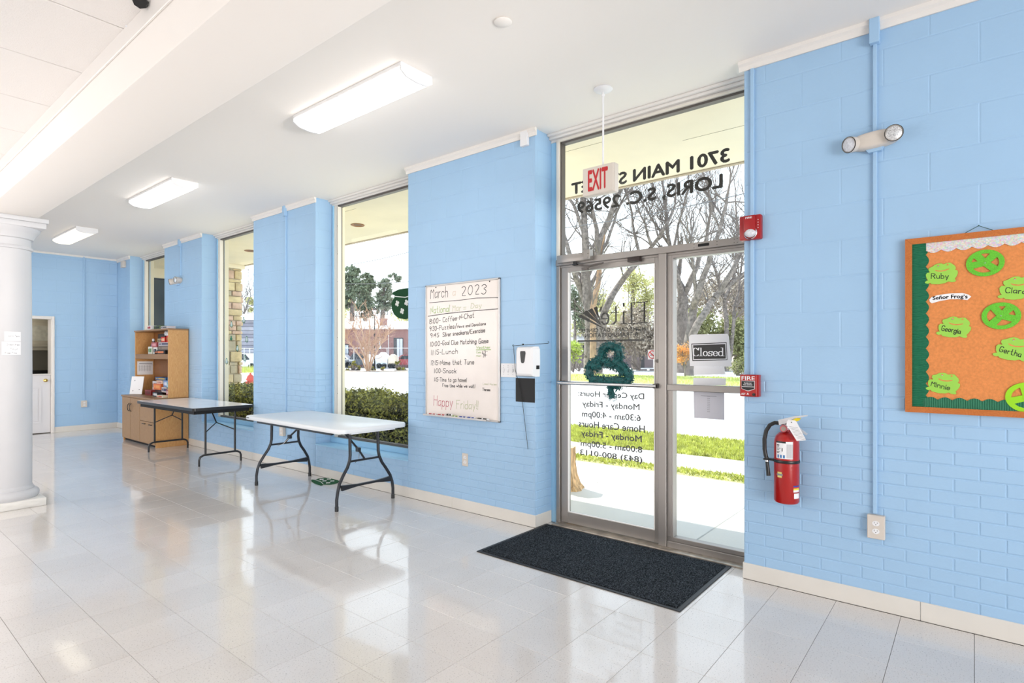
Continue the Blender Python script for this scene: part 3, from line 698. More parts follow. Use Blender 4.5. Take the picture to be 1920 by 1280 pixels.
# ------------------------------------------------------------------ felt pots and clover stickers
FELT = mat('dark green felt', (.004, .06, .018), .85, noise=.2, nscale=200); FELTW = mat('pale clover print', (.8, .82, .78), .8)
FELTF = mat('bright green felt', (.006, .10, .03), .85, noise=.2, nscale=200)
def clover_poly(cx, cy, r, n=3, stem=True, rot=0):
    pts = []
    for k in range(n):
        a0 = PI / 2 + rot + k * 2 * PI / n
        for t in (-.75, -.45, -.15, 0, .15, .45, .75):
            rr = r * (1.0 - .12 * (t == 0)) * (1 - .75 * abs(t) ** 2.2)
            a = a0 + t * (2 * PI / n) * .62
            pts.append((cx + rr * math.cos(a), cy + rr * math.sin(a)))
        a = a0 + PI / n
        if stem and k == 1 and n == 3 or (stem and n == 4 and k == 2): pts += [(cx - .02 * r, cy - .2 * r), (cx + .05 * r, cy - 1.15 * r), (cx + .2 * r, cy - 1.1 * r), (cx + .12 * r, cy - .2 * r)]
        else: pts.append((cx + .12 * r * math.cos(a), cy + .12 * r * math.sin(a)))
    return pts
def pot(label, F, m, loc, sc=1.):
    t = thing('pot_cutout', label, 'decoration', loc)
    half = [(0, .162), (-.06, .158), (-.115, .135), (-.122, .112), (-.098, .098), (-.105, .07), (-.13, .02), (-.128, -.04), (-.105, -.105), (-.06, -.15), (0, -.163)]
    poly = [(x * 1.75 * sc, y * sc) for x, y in half] + [(-x * 1.75 * sc, y * sc) for x, y in half[-2:0:-1]]
    MB(F).prism(poly, 0, .004).build('pot_body', m, t, smooth=False)
    mb = MB(F); mb.prism([(-.165 * sc, .092 * sc), (0, .072 * sc), (.165 * sc, .092 * sc), (.165 * sc, .083 * sc), (0, .062 * sc), (-.165 * sc, .083 * sc)], .004, .005); mb.build('rim_band', FELTW, t, smooth=False)
    for x, y in ((-.13, .01), (.02, .01), (-.05, -.075), (.14, .01), (.10, -.08)):
        MB(F).prism([((a + x) * sc, (b + y) * sc) for a, b in clover_poly(0, 0, .035, 4, False, .4)], .004, .005).build('clover_patch', FELTW, t, smooth=False)
    return t
pot('dark green felt pot of gold cutout hanging on the window beside the pier', wallF(4.635, 1.937, RX - .005), FELT, (RX - .005, 4.635, 1.937))
pot('green felt pot cutout lying on the floor under the white table', frame((3.56, 5.56, .001), (Vector((.25, 1, 0)).normalized()), (Vector((-1, .25, 0)).normalized())), FELTF, (3.56, 5.56, 0), .8)
STK_G = mat('green sticker', (.01, .16, .07), .5); STK_W = mat('pale sticker', (.55, .66, .66), .5)
for i, (px, py, solid, lb) in enumerate([(434, 608, 0, 'shamrock outline sticker beside the stone pillar, topmost on that side'), (457, 600, 0, 'shamrock outline sticker highest on the glass, against the grey shed roof'), (433.5, 634, 1, 'small solid green shamrock sticker beside the stone pillar'),
        (462.5, 636, 0, 'shamrock outline sticker at mid height, away from the stone pillar'), (445, 653, 0, 'shamrock outline sticker low over the white boat'), (425, 677, 0, 'shamrock outline sticker in front of the stone pillar'), (459, 672, 0, 'lowest shamrock outline sticker over the far railing')]):
    p = onX(px, py, RX + .006); F = frame(p, (0, -1, 0), (0, 0, 1)); s = .05 if not solid else .04
    t = thing('shamrock_sticker', lb, 'sticker', p, 'shamrock stickers on the window behind the black edged table')
    MB(F).prism(clover_poly(0, 0, s), 0, .0008).build('leaf_outline', STK_G, t, smooth=False)
    if not solid: MB(F).prism(clover_poly(0, 0, s * .74), .0008, .0014).build('leaf_fill', STK_W, t, smooth=False)

# ------------------------------------------------------------------ column
CX_, CY_ = 1.11, 6.96
col = struct('column', MB().box(CX_ - .25, CX_ + .25, CY_ - .25, CY_ + .25, 0, .072, .006), WHITE_CHIP, 'round white column with a moulded base and capital')
M = Matrix.Translation((CX_, CY_, 0))
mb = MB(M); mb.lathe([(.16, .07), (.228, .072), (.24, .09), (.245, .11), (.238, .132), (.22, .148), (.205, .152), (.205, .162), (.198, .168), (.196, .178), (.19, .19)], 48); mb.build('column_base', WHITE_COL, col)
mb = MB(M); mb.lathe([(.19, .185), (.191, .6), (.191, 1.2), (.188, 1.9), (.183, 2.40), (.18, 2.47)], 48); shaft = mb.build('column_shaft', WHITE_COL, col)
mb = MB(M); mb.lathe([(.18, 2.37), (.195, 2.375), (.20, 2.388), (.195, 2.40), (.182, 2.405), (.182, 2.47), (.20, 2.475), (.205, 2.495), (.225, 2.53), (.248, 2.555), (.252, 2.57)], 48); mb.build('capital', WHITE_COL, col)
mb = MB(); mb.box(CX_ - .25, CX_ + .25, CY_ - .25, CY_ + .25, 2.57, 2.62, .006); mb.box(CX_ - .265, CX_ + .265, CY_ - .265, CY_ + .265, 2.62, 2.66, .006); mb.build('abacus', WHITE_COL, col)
# notices taped on the column
def col_sheet(label, px0, px1, py0, py1, lines):
    def th(px):
        d = _ray(px, HOR); d.z = 0; d.normalize(); c = Vector((CX_, CY_, 0)); b = d.dot(c); disc = b * b - (c.dot(c) - .1925 ** 2); t = b - math.sqrt(max(0, disc)); q = d * t - c
        return math.atan2(q.y, q.x), t
    a0, t0 = th(px0); a1, t1 = th(px1); zt = HCAM + (HOR - py0) / FPX * (t0 * .77); 
    dep = (CX_ * SA + CY_ * CA) - .19
    z1, z0 = HCAM + (HOR - py0) / FPX * dep, HCAM + (HOR - py1) / FPX * dep
    mb = MB(); n = 8; vs = []; fs = []
    for i in range(n + 1):
        a = a0 + (a1 - a0) * i / n
        for z in (z0, z1): vs.append((CX_ + .194 * math.cos(a), CY_ + .194 * math.sin(a), z))
        for z in (z0, z1): vs.append((CX_ + .1925 * math.cos(a), CY_ + .1925 * math.sin(a), z))
    for i in range(n):
        b = i * 4; fs += [(b, b + 4, b + 5, b + 1), (b + 2, b + 3, b + 7, b + 6), (b + 1, b + 5, b + 7, b + 3), (b, b + 2, b + 6, b + 4)]
    mb.add(vs, fs); o = mb.build('paper_notice', PAPER, origin=(CX_, CY_, z0)); tag(o, label, 'notice')
    mb = MB()
    for (fa, fb, fz, s) in lines:
        z = z0 + (z1 - z0) * fz
        mm = MB(); hand_mb(mm, s, 0, 1, 0, .014, .0022, 0)
        mb.add([(CX_ + .1946 * math.cos(a0 + (a1 - a0) * (fa + (fb - fa) * v.x)), CY_ + .1946 * math.sin(a0 + (a1 - a0) * (fa + (fb - fa) * v.x)), z + v.y) for v in mm.v], mm.f)
    mb.build('handwriting', INKG, o, smooth=False)
col_sheet('upper handwritten white sheet taped to the column', 8, 39, 621, 639, [(.2, .9, .45, 'North Team')])
col_sheet('lower handwritten white sheet taped to the column', 3, 39, 640, 665, [(.25, .9, .72, 'Check Area'), (.4, .8, .38, 'Thur'), (.15, .75, .08, 'Free Time')])

# ------------------------------------------------------------------ half door in the far wall, room beyond it
mb = MB(); t = .055
mb.box(DX1 - .012, DX1 + .001, YF + .0, YF + .22, 0, DZ).box(DX0 - .001, DX0 + .012, YF, YF + .22, 0, DZ).box(DX0, DX1, YF, YF + .22, DZ - .012, DZ + .001)
mb.box(DX0 - t, DX0, YF - .018, YF + .12, 0, DZ + t, .004); mb.box(DX1, DX1 + .038, YF - .018, YF + .12, 0, DZ + .04, .004); mb.box(DX0, DX1, YF - .018, YF + .12, DZ, DZ + .04, .004)
struct('trim_15', mb, WHITE_TRIM, 'white casing around the half door')
d2 = struct('door_2', MB().box(DX0 + .014, DX1 - .015, YF + .02, YF + .06, .012, 1.04, .003), mat('half door paint', (.74, .73, .75), .4), 'white panelled half door in the far wall')
mb = MB(frame((0, YF + .02, 0), (1, 0, 0), (0, 0, 1)))
HD = MATS['half door paint']
for a, b in ((DX0 + .1, DX0 + .34), (DX0 + .44, DX0 + .67)):
    for zl, zh in ((.18, .84),):
        o_ = [(a, zl), (b, zl), (b, zh), (a, zh)]; i_ = [(a + .03, zl + .03), (b - .03, zl + .03), (b - .03, zh - .03), (a + .03, zh - .03)]
        mb.ring_prism(o_, i_, 0, .008); mb.box(a + .045, b - .045, zl + .045, zh - .045, 0, .007, .003)
mb.build('door_panel', HD, d2)
MB().box(DX0 + .013, DX1 - .013, YF - .005, YF + .08, 1.04, 1.062, .004).build('door_shelf', WHITE_TRIM, d2)
M = frame((2.585, YF + .02, .945), (1, 0, 0), (0, 0, 1)); mb = MB(M); mb.lathe([(.028, 0), (.028, .006), (.012, .01), (.012, .03), (.026, .04), (.03, .052), (.022, .066), (.004, .07)], 20); mb.build('door_knob', GOLD, d2)
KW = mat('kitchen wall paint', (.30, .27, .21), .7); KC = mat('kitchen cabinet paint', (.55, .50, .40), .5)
mb = MB(); mb.box(1.2, 3.4, 14.75, 14.85, 0, 2.6); mb.box(1.1, 1.2, YF + .2, 14.85, 0, 2.6); mb.box(3.4, 3.5, YF + .2, 14.85, 0, 2.6); mb.box(1.1, 3.5, YF + .2, 14.85, 2.5, 2.6); mb.box(1.1, 3.5, YF + .2, 14.85, -.1, 0)
struct('wall_kitchen', mb, KW, 'dim small kitchen seen over the half door')
kc = thing('wall_cabinet', 'dim beige wall cabinet seen over the half door', 'cabinet', (2.7, 14.6, 1.5))
kf = frame((0, 14.4, 0), (1, 0, 0), (0, 0, 1))
MB().box(2.0, 3.12, 14.4, 14.75, 1.49, 2.4, .004).build('body', KC, kc)
for x in (2.02, 2.58):
    d = MB(kf).box(x, x + .52, 1.56, 2.12, 0, .02, .004).build('cabinet_door', KC, kc)
    mb = MB(kf); mb.ring_prism([(x + .06, 1.62), (x + .46, 1.62), (x + .46, 2.06), (x + .06, 2.06)], [(x + .08, 1.64), (x + .44, 1.64), (x + .44, 2.04), (x + .08, 2.04)], .02, .026); mb.build('door_moulding', KC, d)
    MB().ball((x + .49, 14.37, 1.62), .012, 1).build('knob', BLACKM, d)
mb = MB(kf); mb.box(2.68, 2.98, 1.68, 1.98, .021, .023); mb.build('plastic_sleeve', mat('plastic sleeve', (.62, .60, .52), .12, noise=.12, nscale=14), kc)
ck = thing('stove', 'dark stove top on the kitchen counter beyond the half door', 'stove', (2.7, 14.4, .9))
MB().box(2.2, 3.3, 14.1, 14.75, .0, .98, .01).build('body', mat('grey stove', (.25, .24, .23), .3, .3), ck)
MB().box(2.2, 3.2, 14.55, 14.74, .98, 1.09, .01).build('back_panel', BLACK, ck)

# ------------------------------------------------------------------ ceiling lights
def ceiling_light(x, y, label, dm):
    L, Wd = 1.27, .265; t = thing('ceiling_light', label, 'ceiling light', (x, y, CEIL), 'wraparound ceiling lights')
    MB().box(x - Wd / 2, x + Wd / 2, y - L / 2, y + L / 2, CEIL - .028, CEIL, .003).build('pan', WHITE_PL, t)
    prof = [(-Wd / 2 + .004, -.025), (-Wd / 2 + .002, -.05), (-.085, -.078), (0, -.086), (.085, -.078), (Wd / 2 - .002, -.05), (Wd / 2 - .004, -.025)]
    F = frame((x, y - L / 2 + .012, CEIL), (1, 0, 0), (0, 0, 1), (0, 1, 0)); mb = MB(F); mb.prism(prof, 0, L - .024); mb.build('diffuser', dm, t, sharp=50)
    for yy in (y - L / 2, y + L / 2 - .012):
        mb = MB(frame((x, yy, CEIL), (1, 0, 0), (0, 0, 1), (0, 1, 0))); mb.prism([(p[0] * 1.02, p[1] * 1.02) for p in prof], 0, .012); mb.build('end_cap', WHITE_PL, t)
ceiling_light(2.44, NEAR_ROW[0], 'large lit ceiling light in front of the whiteboard', DIFF)
ceiling_light(2.45, NEAR_ROW[1], 'bright ceiling light above the black edged table', DIFF)
ceiling_light(2.47, NEAR_ROW[2], 'dimmer yellowish ceiling light close to the far wall', DIFF_W)
mb = MB(); hp = onZ(943, 40, CEIL)
M = Matrix.Translation((hp.x, hp.y, CEIL)); mb = MB(M); mb.lathe([(.044, 0), (.05, -.006), (.044, -.010), (.002, -.0105)], 28)
tag(mb.build('cover_plate', WHITE_CEIL, origin=(hp.x, hp.y, CEIL)), 'small round white cover plate on the ceiling near the exit sign', 'cover plate')
# security camera under the hall ceiling, mostly out of the frame
cp = thing('security_camera', 'black and white security camera at the top edge of the picture', 'camera', (.9, 2.86, 2.93))
c0 = onX(262, 6, .90); M = Matrix.Translation((.86, c0.y, c0.z + .02))
mb = MB(); a = at(262, 2, 2.45); b = at(285, -8, 2.62); mb.tube([a, b], .03, 8); mb.build('lens_hood', BLACK, cp)
mb = MB(); a2 = at(266, -4, 2.5); mb.tube([at(276, -6, 2.52), at(300, -14, 2.72)], .034, 16); mb.build('housing', WHITE_PL, cp)
mb = MB(); mb.tube([at(300, -14, 2.72), Vector((.925, at(300, -14, 2.72).y + .05, 2.93))], .015, 8); mb.build('mount', WHITE_PL, cp)

# ------------------------------------------------------------------ exit sign
ex = thing('exit_sign', 'ceiling hung exit sign with red letters in front of the entrance', 'exit sign', (3.43, 1.99, CEIL))
mb = MB(Matrix.Translation((3.43, 1.985, CEIL))); mb.lathe([(.062, 0), (.066, -.006), (.058, -.014), (.02, -.024), (.004, -.025)], 28); mb.build('canopy_plate', WHITE_PL, ex)
mb = MB(); mb.tube([(3.43, 1.985, CEIL - .02), (3.43, 1.985, 2.70)], .0065, 10); mb.ball((3.43, 1.985, CEIL - .045), .013, 2); mb.build('stem', WHITE_PL, ex)
mb = MB(frame((3.39, 2.125, 2.508), (0, -1, 0), (0, 0, 1))); mb.box(0, .24, 0, .19, -.01, 0, .003)
mb.M = Matrix.Identity(4); mb.box(3.40, 3.455, 1.878, 2.128, 2.505, 2.70, .006); mb.box(3.456, 3.472, 1.890, 2.116, 2.515, 2.692, .003); mb.build('sign_housing', IVORY, ex)
mb = MB(frame((3.39, 2.125, 2.508), (0, -1, 0), (0, 0, 1))); REDL = mat('exit letter red', (.50, .012, .018), .45)
text_mb(mb, 'EXIT', .045, .198, .03, .165, .001, .03); mb.build('lettering', REDL, ex, smooth=False)['label'] = 'tall red letters'

# ------------------------------------------------------------------ conduits, boxes, alarms on the right wall
def conduit(label, Y, z0, z1, box_top=True, w=.02):
    t = thing('conduit', label, 'conduit', (WX, Y, z0))
    MB().box(WX - .018, WX + .003, Y - w / 2, Y + w / 2, z0, z1, .003).build('raceway', BLUE, t)
    if box_top: MB().box(WX - .045, WX + .003, Y - .024, Y + .024, z1 - .02, CEIL + .0, .003).build('elbow_box', BLUE, t)
    return t
conduit('blue painted conduit running down to the wall outlet', .423, .53, 3.12)
conduit('blue painted conduit running down to the fire pull station', 1.068, 1.27, 3.175, False, .022)
conduit('blue painted conduit down the pier between the wide windows', 6.603, .52, 3.13, True, .018)
conduit('blue painted conduit above the far emergency light', 9.81, 2.66, 3.14, True, .018)
t = thing('conduit', 'blue painted conduit on the far wall ending in an outlet', 'conduit', (3.146, YF, .5))
MB().box(3.136, 3.158, YF - .02, YF + .003, .53, 3.22, .003).build('raceway', BLUE, t)
mb = MB(); mb.box(WX - .03, WX + .003, 2.818, 2.892, 3.108, 3.228, .003)
tag(mb.build('sensor_box', WHITE_PL, origin=(WX, 2.855, 3.11)), 'white alarm sensor box at the top of the whiteboard pier', 'sensor')
mb = MB(); mb.box(WX - .05, WX + .002, 12.36, 12.5, 3.04, 3.16, .006)
tag(mb.build('sensor_box', IVORY, origin=(WX, 12.43, 3.04)), 'yellowed square sensor box high in the far corner', 'sensor')

def outlet(label, F, w, h, dep=.006, m=IVORY, duplex=True):
    t = thing('wall_outlet', label, 'outlet', F.translation)
    MB(F).box(-w / 2, w / 2, -h / 2, h / 2, 0, dep, .003).build('plate', m, t)
    if duplex:
        for dy in (-.021, .021):
            s = MB(F).prism([(.017 * math.cos(a) * 1.0, dy + .0145 * math.sin(a)) for a in [2 * PI * k / 18 for k in range(18)]], dep, dep + .002).build('socket', WHITE_PL, t)
            mb = MB(F); mb.box(-.008, -.006, dy, dy + .008, dep + .002, dep + .0026); mb.box(.006, .008, dy, dy + .007, dep + .002, dep + .0026); mb.box(-.002, .002, dy - .008, dy - .004, dep + .002, dep + .0026); mb.build('slots', BLACKM, s)
    return t
ot = outlet('ivory surface mounted outlet low on the corkboard wall', wallF(.416, .461), .082, .128, .035)
outlet('small outlet plate low on the whiteboard pier', wallF(3.54, .46), .072, .115, .006)
outlet('white outlet box behind the white table', wallF(6.66, .455), .085, .12, .04)
outlet('outlet at the foot of the far wall conduit', frontF(3.146, .49, YF), .09, .125, .035)

# fire strobe
st = thing('fire_strobe', 'red fire alarm strobe beside the entrance transom', 'fire alarm', (WX, 1.07, 2.11))
F = wallF(1.072, 2.185)
MB(F).box(-.064, .064, -.075, .075, 0, .045, .008).build('body', REDP, st)
MB(F).box(-.035, .035, -.03, .072, .045, .06, .006).build('raised_grille', REDP, st)
mb = MB(F @ Matrix.Translation((.004, -.036, .045))); mb.ball((0, 0, 0), .034, 3, (1.05, .8, .8)); mb.build('strobe_lens', LENS, st)
mb = MB(F @ Matrix.Translation((.004, -.036, .045))); mb.lathe([(.037, -.002), (.039, .004), (.035, .008)], 24, False); mb.build('lens_ring', CHROME, st)
mb = MB(F); text_mb(mb, 'FIRE', -.022, .016, .052, .062, .0606, .02); mb.build('lettering', PAPER, st, smooth=False)
mb = MB(F)
for k in range(4): mb.box(.046, .05, -.01 + k * .016, -.004 + k * .016, .045, .0458)
mb.build('side_marks', PAPER, st)
# pull station
ps = thing('fire_pull_station', 'red fire pull station beside the entrance door', 'fire alarm', (WX, 1.075, 1.14))
F = wallF(1.075, 1.21); 
MB(F).box(-.056, .056, -.068, .068, 0, .05, .005).build('body', RED, ps)
MB(F).box(-.053, .045, -.065, .066, .05, .056, .003).build('face_plate', RED, ps)
mb = MB(F); text_mb(mb, 'FIRE', -.043, .035, .035, .058, .0566, .015); mb.build('lettering', PAPER, ps, smooth=False)['label'] = 'white fire lettering'
mb = MB(F); mb.prism([(-.043, .03), (.035, .03), (.035, -.02), (0, -.033), (-.008, -.033), (-.043, -.02)], .056, .0585); mb.build('handle_rim', PAPER, ps, smooth=False)
hd = MB(F).prism([(-.040, .028), (.032, .028), (.032, -.004), (-.040, -.004)], .0585, .066); hd.prism([(-.040, -.008), (.032, -.008), (.032, -.018), (0, -.029), (-.008, -.029), (-.040, -.018)], .0585, .062); hd.build('pull_handle', BLACK, ps, smooth=False)
mb = MB(F); text_mb(mb, 'PUSH IN', -.025, .017, .012, .02, .0664, .01); text_mb(mb, 'PULL DOWN', -.03, .022, .002, .01, .0664, .01); mb.build('handle_lettering', PAPER, ps, smooth=False)
mb = MB(F); text_mb(mb, 'ADT', -.045, -.02, -.057, -.045, .0566, .02); mb.prism([(-.012, -.058), (-.012, -.052), (-.006, -.042), (-.001, -.052), (0, -.058), (-.004, -.053), (-.008, -.053)], .0562, .0567); mb.build('maker_mark', PAPER, ps, smooth=False)
mb = MB(F @ Matrix.Translation((.03, -.053, .056))); mb.lathe([(.009, 0), (.009, .006), (.001, .0065)], 16); mb.build('key_lock', BLACK, ps)
# emergency lights
def emergency(label, Y, Z, s=1., yaw=0):
    t = thing('emergency_light', label, 'emergency light', (WX, Y, Z))
    F = wallF(Y, Z) @ Matrix.Scale(s, 4)
    tilt = Matrix.Rotation(R(3), 4, 'Z'); F = F @ tilt
    prof = []
    for k in range(32):
        a = 2 * PI * k / 32; c, s_ = math.cos(a), math.sin(a); prof.append((.128 * (abs(c) ** .9) * (1 if c > 0 else -1), .046 * (abs(s_) ** .8) * (1 if s_ > 0 else -1)))
    mb = MB(F); vs = []; fs = []; n = 32
    for w, k in ((0, .93), (.02, 1), (.045, .97), (.06, .86), (.066, .6), (.068, .2)):
        for p in prof: vs.append((p[0] * k, p[1] * k, w))
    for i in range(5):
        for j in range(n): a = i * n + j; b = i * n + (j + 1) % n; fs.append((a, b, b + n, a + n))
    fs.append(tuple(range(5 * n, 6 * n))); mb.add(vs, fs); mb.build('body', IVORY, t, sharp=60)
    MB(F).prism([(-.05, -.03), (.05, -.03), (.03, -.062), (-.03, -.062)], 0, .03).build('mounting_box', BLUE, t)
    for sg, dirv in ((-1, (-.55, -.15, .9)), (1, (.15, -.1, 1))):
        d = Vector(dirv).normalized(); u = d.orthogonal().normalized(); v = d.cross(u)
        M = F @ Matrix.Translation((sg * .088, 0, .035)) @ Matrix(((u.x, v.x, d.x, 0), (u.y, v.y, d.y, 0), (u.z, v.z, d.z, 0), (0, 0, 0, 1)))
        mb = MB(M); mb.lathe([(.022, 0), (.04, .008), (.043, .04), (.042, .05), (.038, .052)], 28, False); h = mb.build('lamp_head', IVORY, t)
        mb = MB(M); mb.lathe([(.0425, .048), (.0435, .0505), (.0405, .053)], 28, False); mb.build('head_rim', BLACK, h)
        mb = MB(M); mb.lathe([(.0385, .048), (.03, .052), (.001, .053)], 28, False); mb.build('head_lens', REFL if sg > 0 else LENS, h)
    mb = MB(F); mb.ball((.005, -.03, .062), .0045, 1, (1.3, .6, .6)); mb.build('indicator', mat('red indicator', (.7, .02, .02), .3), t)
    return t
emergency('ivory twin head emergency light on the corkboard wall', .425, 2.572)
emergency('ivory twin head emergency light above the wooden cabinet', 9.90, 2.585, 1.15)

# fire extinguisher
fe = thing('fire_extinguisher', 'red fire extinguisher hanging beside the entrance', 'fire extinguisher', (3.585, .852, .535))
EXX, EXY = 3.592, .853
M = Matrix.Translation((EXX, EXY, 0))
mb = MB(M); mb.lathe([(.05, .535), (.062, .54), (.068, .55), (.068, .88), (.066, .90), (.058, .925), (.04, .945), (.022, .952), (.022, .965)], 40); mb.build('cylinder', RED, fe)
mb = MB(M); mb.lathe([(.0695, .772), (.0715, .776), (.0715, .786), (.0695, .79)], 40, False); mb.build('strap', BLACK, fe)
mb = MB(); mb.box(EXX + .055, WX, EXY - .02, EXY + .02, .6, 1.0, .003); mb.build('wall_bracket', BLACK, fe)
mb = MB(M); mb.lathe([(.018, .955), (.02, .965), (.02, .985), (.016, 1.0)], 20); mb.box(-.015, .015, -.025, .02, .985, 1.02, .003); mb.build('valve', CHROME, fe)
mb = MB(); F = frame((EXX - .022, EXY, .99), (0, -1, 0), (0, 0, 1)); mb = MB(F)
mb.prism([(-.035, .03), (.055, .058), (.118, .068), (.118, .062), (.05, .044), (.02, .02), (-.03, .0)], 0, .022); mb.prism([(.01, .01), (.05, .015), (.118, -.04), (.112, -.046), (.04, -.0), (.01, -.01)], 0, .022)
mb.build('levers', mat('white metal lever', (.72, .72, .74), .3, .4), fe, smooth=False)
mb = MB(F); mb.prism([(.028, .026), (.06, .048), (.085, .048), (.075, .034), (.04, .018)], .006, .028); mb.build('seal_tag', mat('yellow tag', (.8, .62, .02), .5), fe, smooth=False)
mb = MB(F @ Matrix.Translation((-.005, -.018, .012))); mb.lathe([(.002, 0), (.02, 0), (.021, .012), (.018, .016)], 24); g = mb.build('gauge', mat('gauge pink', (.62, .16, .17), .4), fe)
mb = MB(F @ Matrix.Translation((-.005, -.018, .0285))); mb.lathe([(.001, 0), (.013, 0)], 20, False); mb.build('gauge_face', mat('gauge face', (.42, .35, .3), .4), g)
mb = MB(); hx = EXX - .02
hose = [(hx, EXY + .03, 1.0), (hx, EXY + .06, 1.0), (hx - .005, EXY + .085, .985), (hx - .008, EXY + .105, .95), (hx - .008, EXY + .115, .90), (hx - .006, EXY + .115, .84), (hx - .006, EXY + .108, .80), (hx - .006, EXY + .102, .785)]
mb.tube(hose, .0115, 12); mb.build('hose', BLACK, fe)
mb = MB(); mb.tube([(hx, EXY + .012, 1.0), (hx, EXY + .04, 1.0)], .011, 12); mb.build('hose_fitting', CHROME, fe); mb = MB(); mb.tube([(hx - .006, EXY + .103, .787), (hx - .006, EXY + .101, .765)], .009, 12); mb.build('hose_fitting', CHROME, fe)
mb = MB(); mb.tube([(hx - .006, EXY + .101, .767), (hx - .006, EXY + .093, .685)], .0095, 12, r1=.0115); mb.box(hx - .02, hx + .02, EXY + .06, EXY + .12, .777, .787, .003); mb.build('nozzle', BLACK, fe)
def cyl_label(a0, a1, z0, z1, m, name, r=.0686):
    mb = MB(); n = 12; vs = []; fs = []
    for i in range(n + 1):
        a = a0 + (a1 - a0) * i / n
        vs += [(EXX + r * math.cos(a), EXY + r * math.sin(a), z0), (EXX + r * math.cos(a), EXY + r * math.sin(a), z1)]
    for i in range(n): b = 2 * i; fs.append((b, b + 2, b + 3, b + 1))
    mb.add(vs, fs); return mb.build(name, m, fe)
# angles: pi faces the room (-X), pi/2 faces +Y (left in the picture), 3pi/2 faces -Y
cyl_label(R(142), R(222), .80, .90, PAPER, 'instruction_label'); cyl_label(R(142), R(190), .89, .90, BLACK, 'label_bar', .0689)
for k, (a, b, z0, z1) in enumerate([(146, 160, .875, .88), (146, 158, .868, .872), (146, 166, .858, .861), (146, 160, .85, .853), (146, 162, .838, .841), (146, 158, .831, .834), (172, 176, .842, .862)]): cyl_label(R(a), R(b), z0, z1, INK, 'label_print', .0689)
for a in (150, 164, 178): cyl_label(R(a), R(a + 8), .804, .822, mat('label blue', (.02, .16, .42), .5), 'label_print', .0689)
for a in range(194, 222, 5): cyl_label(R(a), R(a + 3), .805, .885, mat('label grey', (.45, .45, .47), .6), 'label_print', .0689)
cyl_label(R(225), R(262), .640, .648, mat('label navy', (.02, .06, .35), .5), 'small_label'); cyl_label(R(225), R(262), .632, .640, mat('label red', (.6, .05, .04), .5), 'small_label'); cyl_label(R(225), R(262), .622, .632, mat('label yellow', (.8, .7, .05), .5), 'small_label'); cyl_label(R(225), R(262), .61, .622, PAPER, 'small_label'); cyl_label(R(228), R(262), .573, .603, PAPER, 'small_label')
cyl_label(R(150), R(172), .690, .722, mat('badge yellow', (.75, .68, .2), .4), 'badge', .0689); cyl_label(R(146), R(176), .701, .712, mat('badge grey', (.25, .26, .28), .4), 'badge', .0692)
ht = thing('inspection_tag', 'white hanging inspection tag on the extinguisher', 'tag', (EXX - .08, .83, .97))
F = frame((EXX - .082, EXY - .004, .978), (0, -.93, -.15), (.0, -.42, .9)); F = frame((EXX - .083, EXY - .0, .985), Vector((0, -1, -.06)).normalized(), Vector((0, -.5, .87)).normalized().cross(Vector((1, 0, 0))).cross(Vector((1, 0, 0))) * -1)
tg = MB(frame((EXX - .083, 0, 0), (0, -1, 0), (0, 0, 1))); P = [(1475.5, 790), (1478, 787), (1491, 788), (1494, 791), (1511.5, 825), (1494, 826.5), (1475, 796)]
P = [onX(*p, EXX - .083) for p in P]; tg.prism([(-p.y, p.z) for p in P], 0, .0012); tg.build('card', PAPER, ht, smooth=False)
mb = MB(frame((EXX - .0846, 0, 0), (0, -1, 0), (0, 0, 1)))
for k in range(9):
    a = onX(1480 + k * 1.9, 799 + k * 2.8, EXX - .083); mb.prism([(-a.y, a.z), (-a.y + .045, a.z - .004), (-a.y + .045, a.z - .0052), (-a.y, a.z - .0012)], 0, .0003)
mb.build('card_print', INKG, ht, smooth=False)
mb = MB(); a = onX(1484, 791.5, EXX - .086); mb.ball(a, .003, 1); mb.tube([a, (EXX - .03, EXY - .005, .985)], .0008, 5); mb.build('string', BLACKM, ht)

# ------------------------------------------------------------------ whiteboard
wbY0, wbY1, wbZ0, wbZ1 = 3.122, 4.048, .824, 2.057
wb = thing('whiteboard', 'framed dry erase board with a handwritten daily schedule', 'whiteboard', (WX, (wbY0 + wbY1) / 2, wbZ0))
WBF = mat('whiteboard surface', (.86, .79, .745), .25, noise=.03, nscale=3)
MB().box(WX - .012, WX, wbY0 + .01, wbY1 - .01, wbZ0 + .01, wbZ1 - .01).build('writing_surface', WBF, wb)
mb = MB(); f = .016
mb.box(WX - .02, WX, wbY0, wbY0 + f, wbZ0, wbZ1, .003); mb.box(WX - .02, WX, wbY1 - f, wbY1, wbZ0, wbZ1, .003); mb.box(WX - .02, WX, wbY0, wbY1, wbZ0, wbZ0 + f, .003); mb.box(WX - .02, WX, wbY0, wbY1, wbZ1 - f, wbZ1, .003)
mb.build('board_frame', mat('silver board frame', (.52, .50, .49), .35, .6), wb)
mb = MB(); mb.box(WX - .07, WX - .012, 3.23, 4.02, wbZ0 + .008, wbZ0 + .014, .002); mb.box(WX - .072, WX - .068, 3.23, 4.02, wbZ0 + .008, wbZ0 + .024, .001); mb.build('marker_tray', MATS['silver board frame'], wb)
WB = WX - .0125
INKS = dict(k=mat('black marker', (.02, .018, .02), .5), g=mat('green marker', (.32, .52, .16), .5), f=mat('faint green marker', (.50, .54, .34), .5), r=mat('red marker', (.50, .10, .14), .5), y=mat('faded marker', (.62, .50, .36), .5))
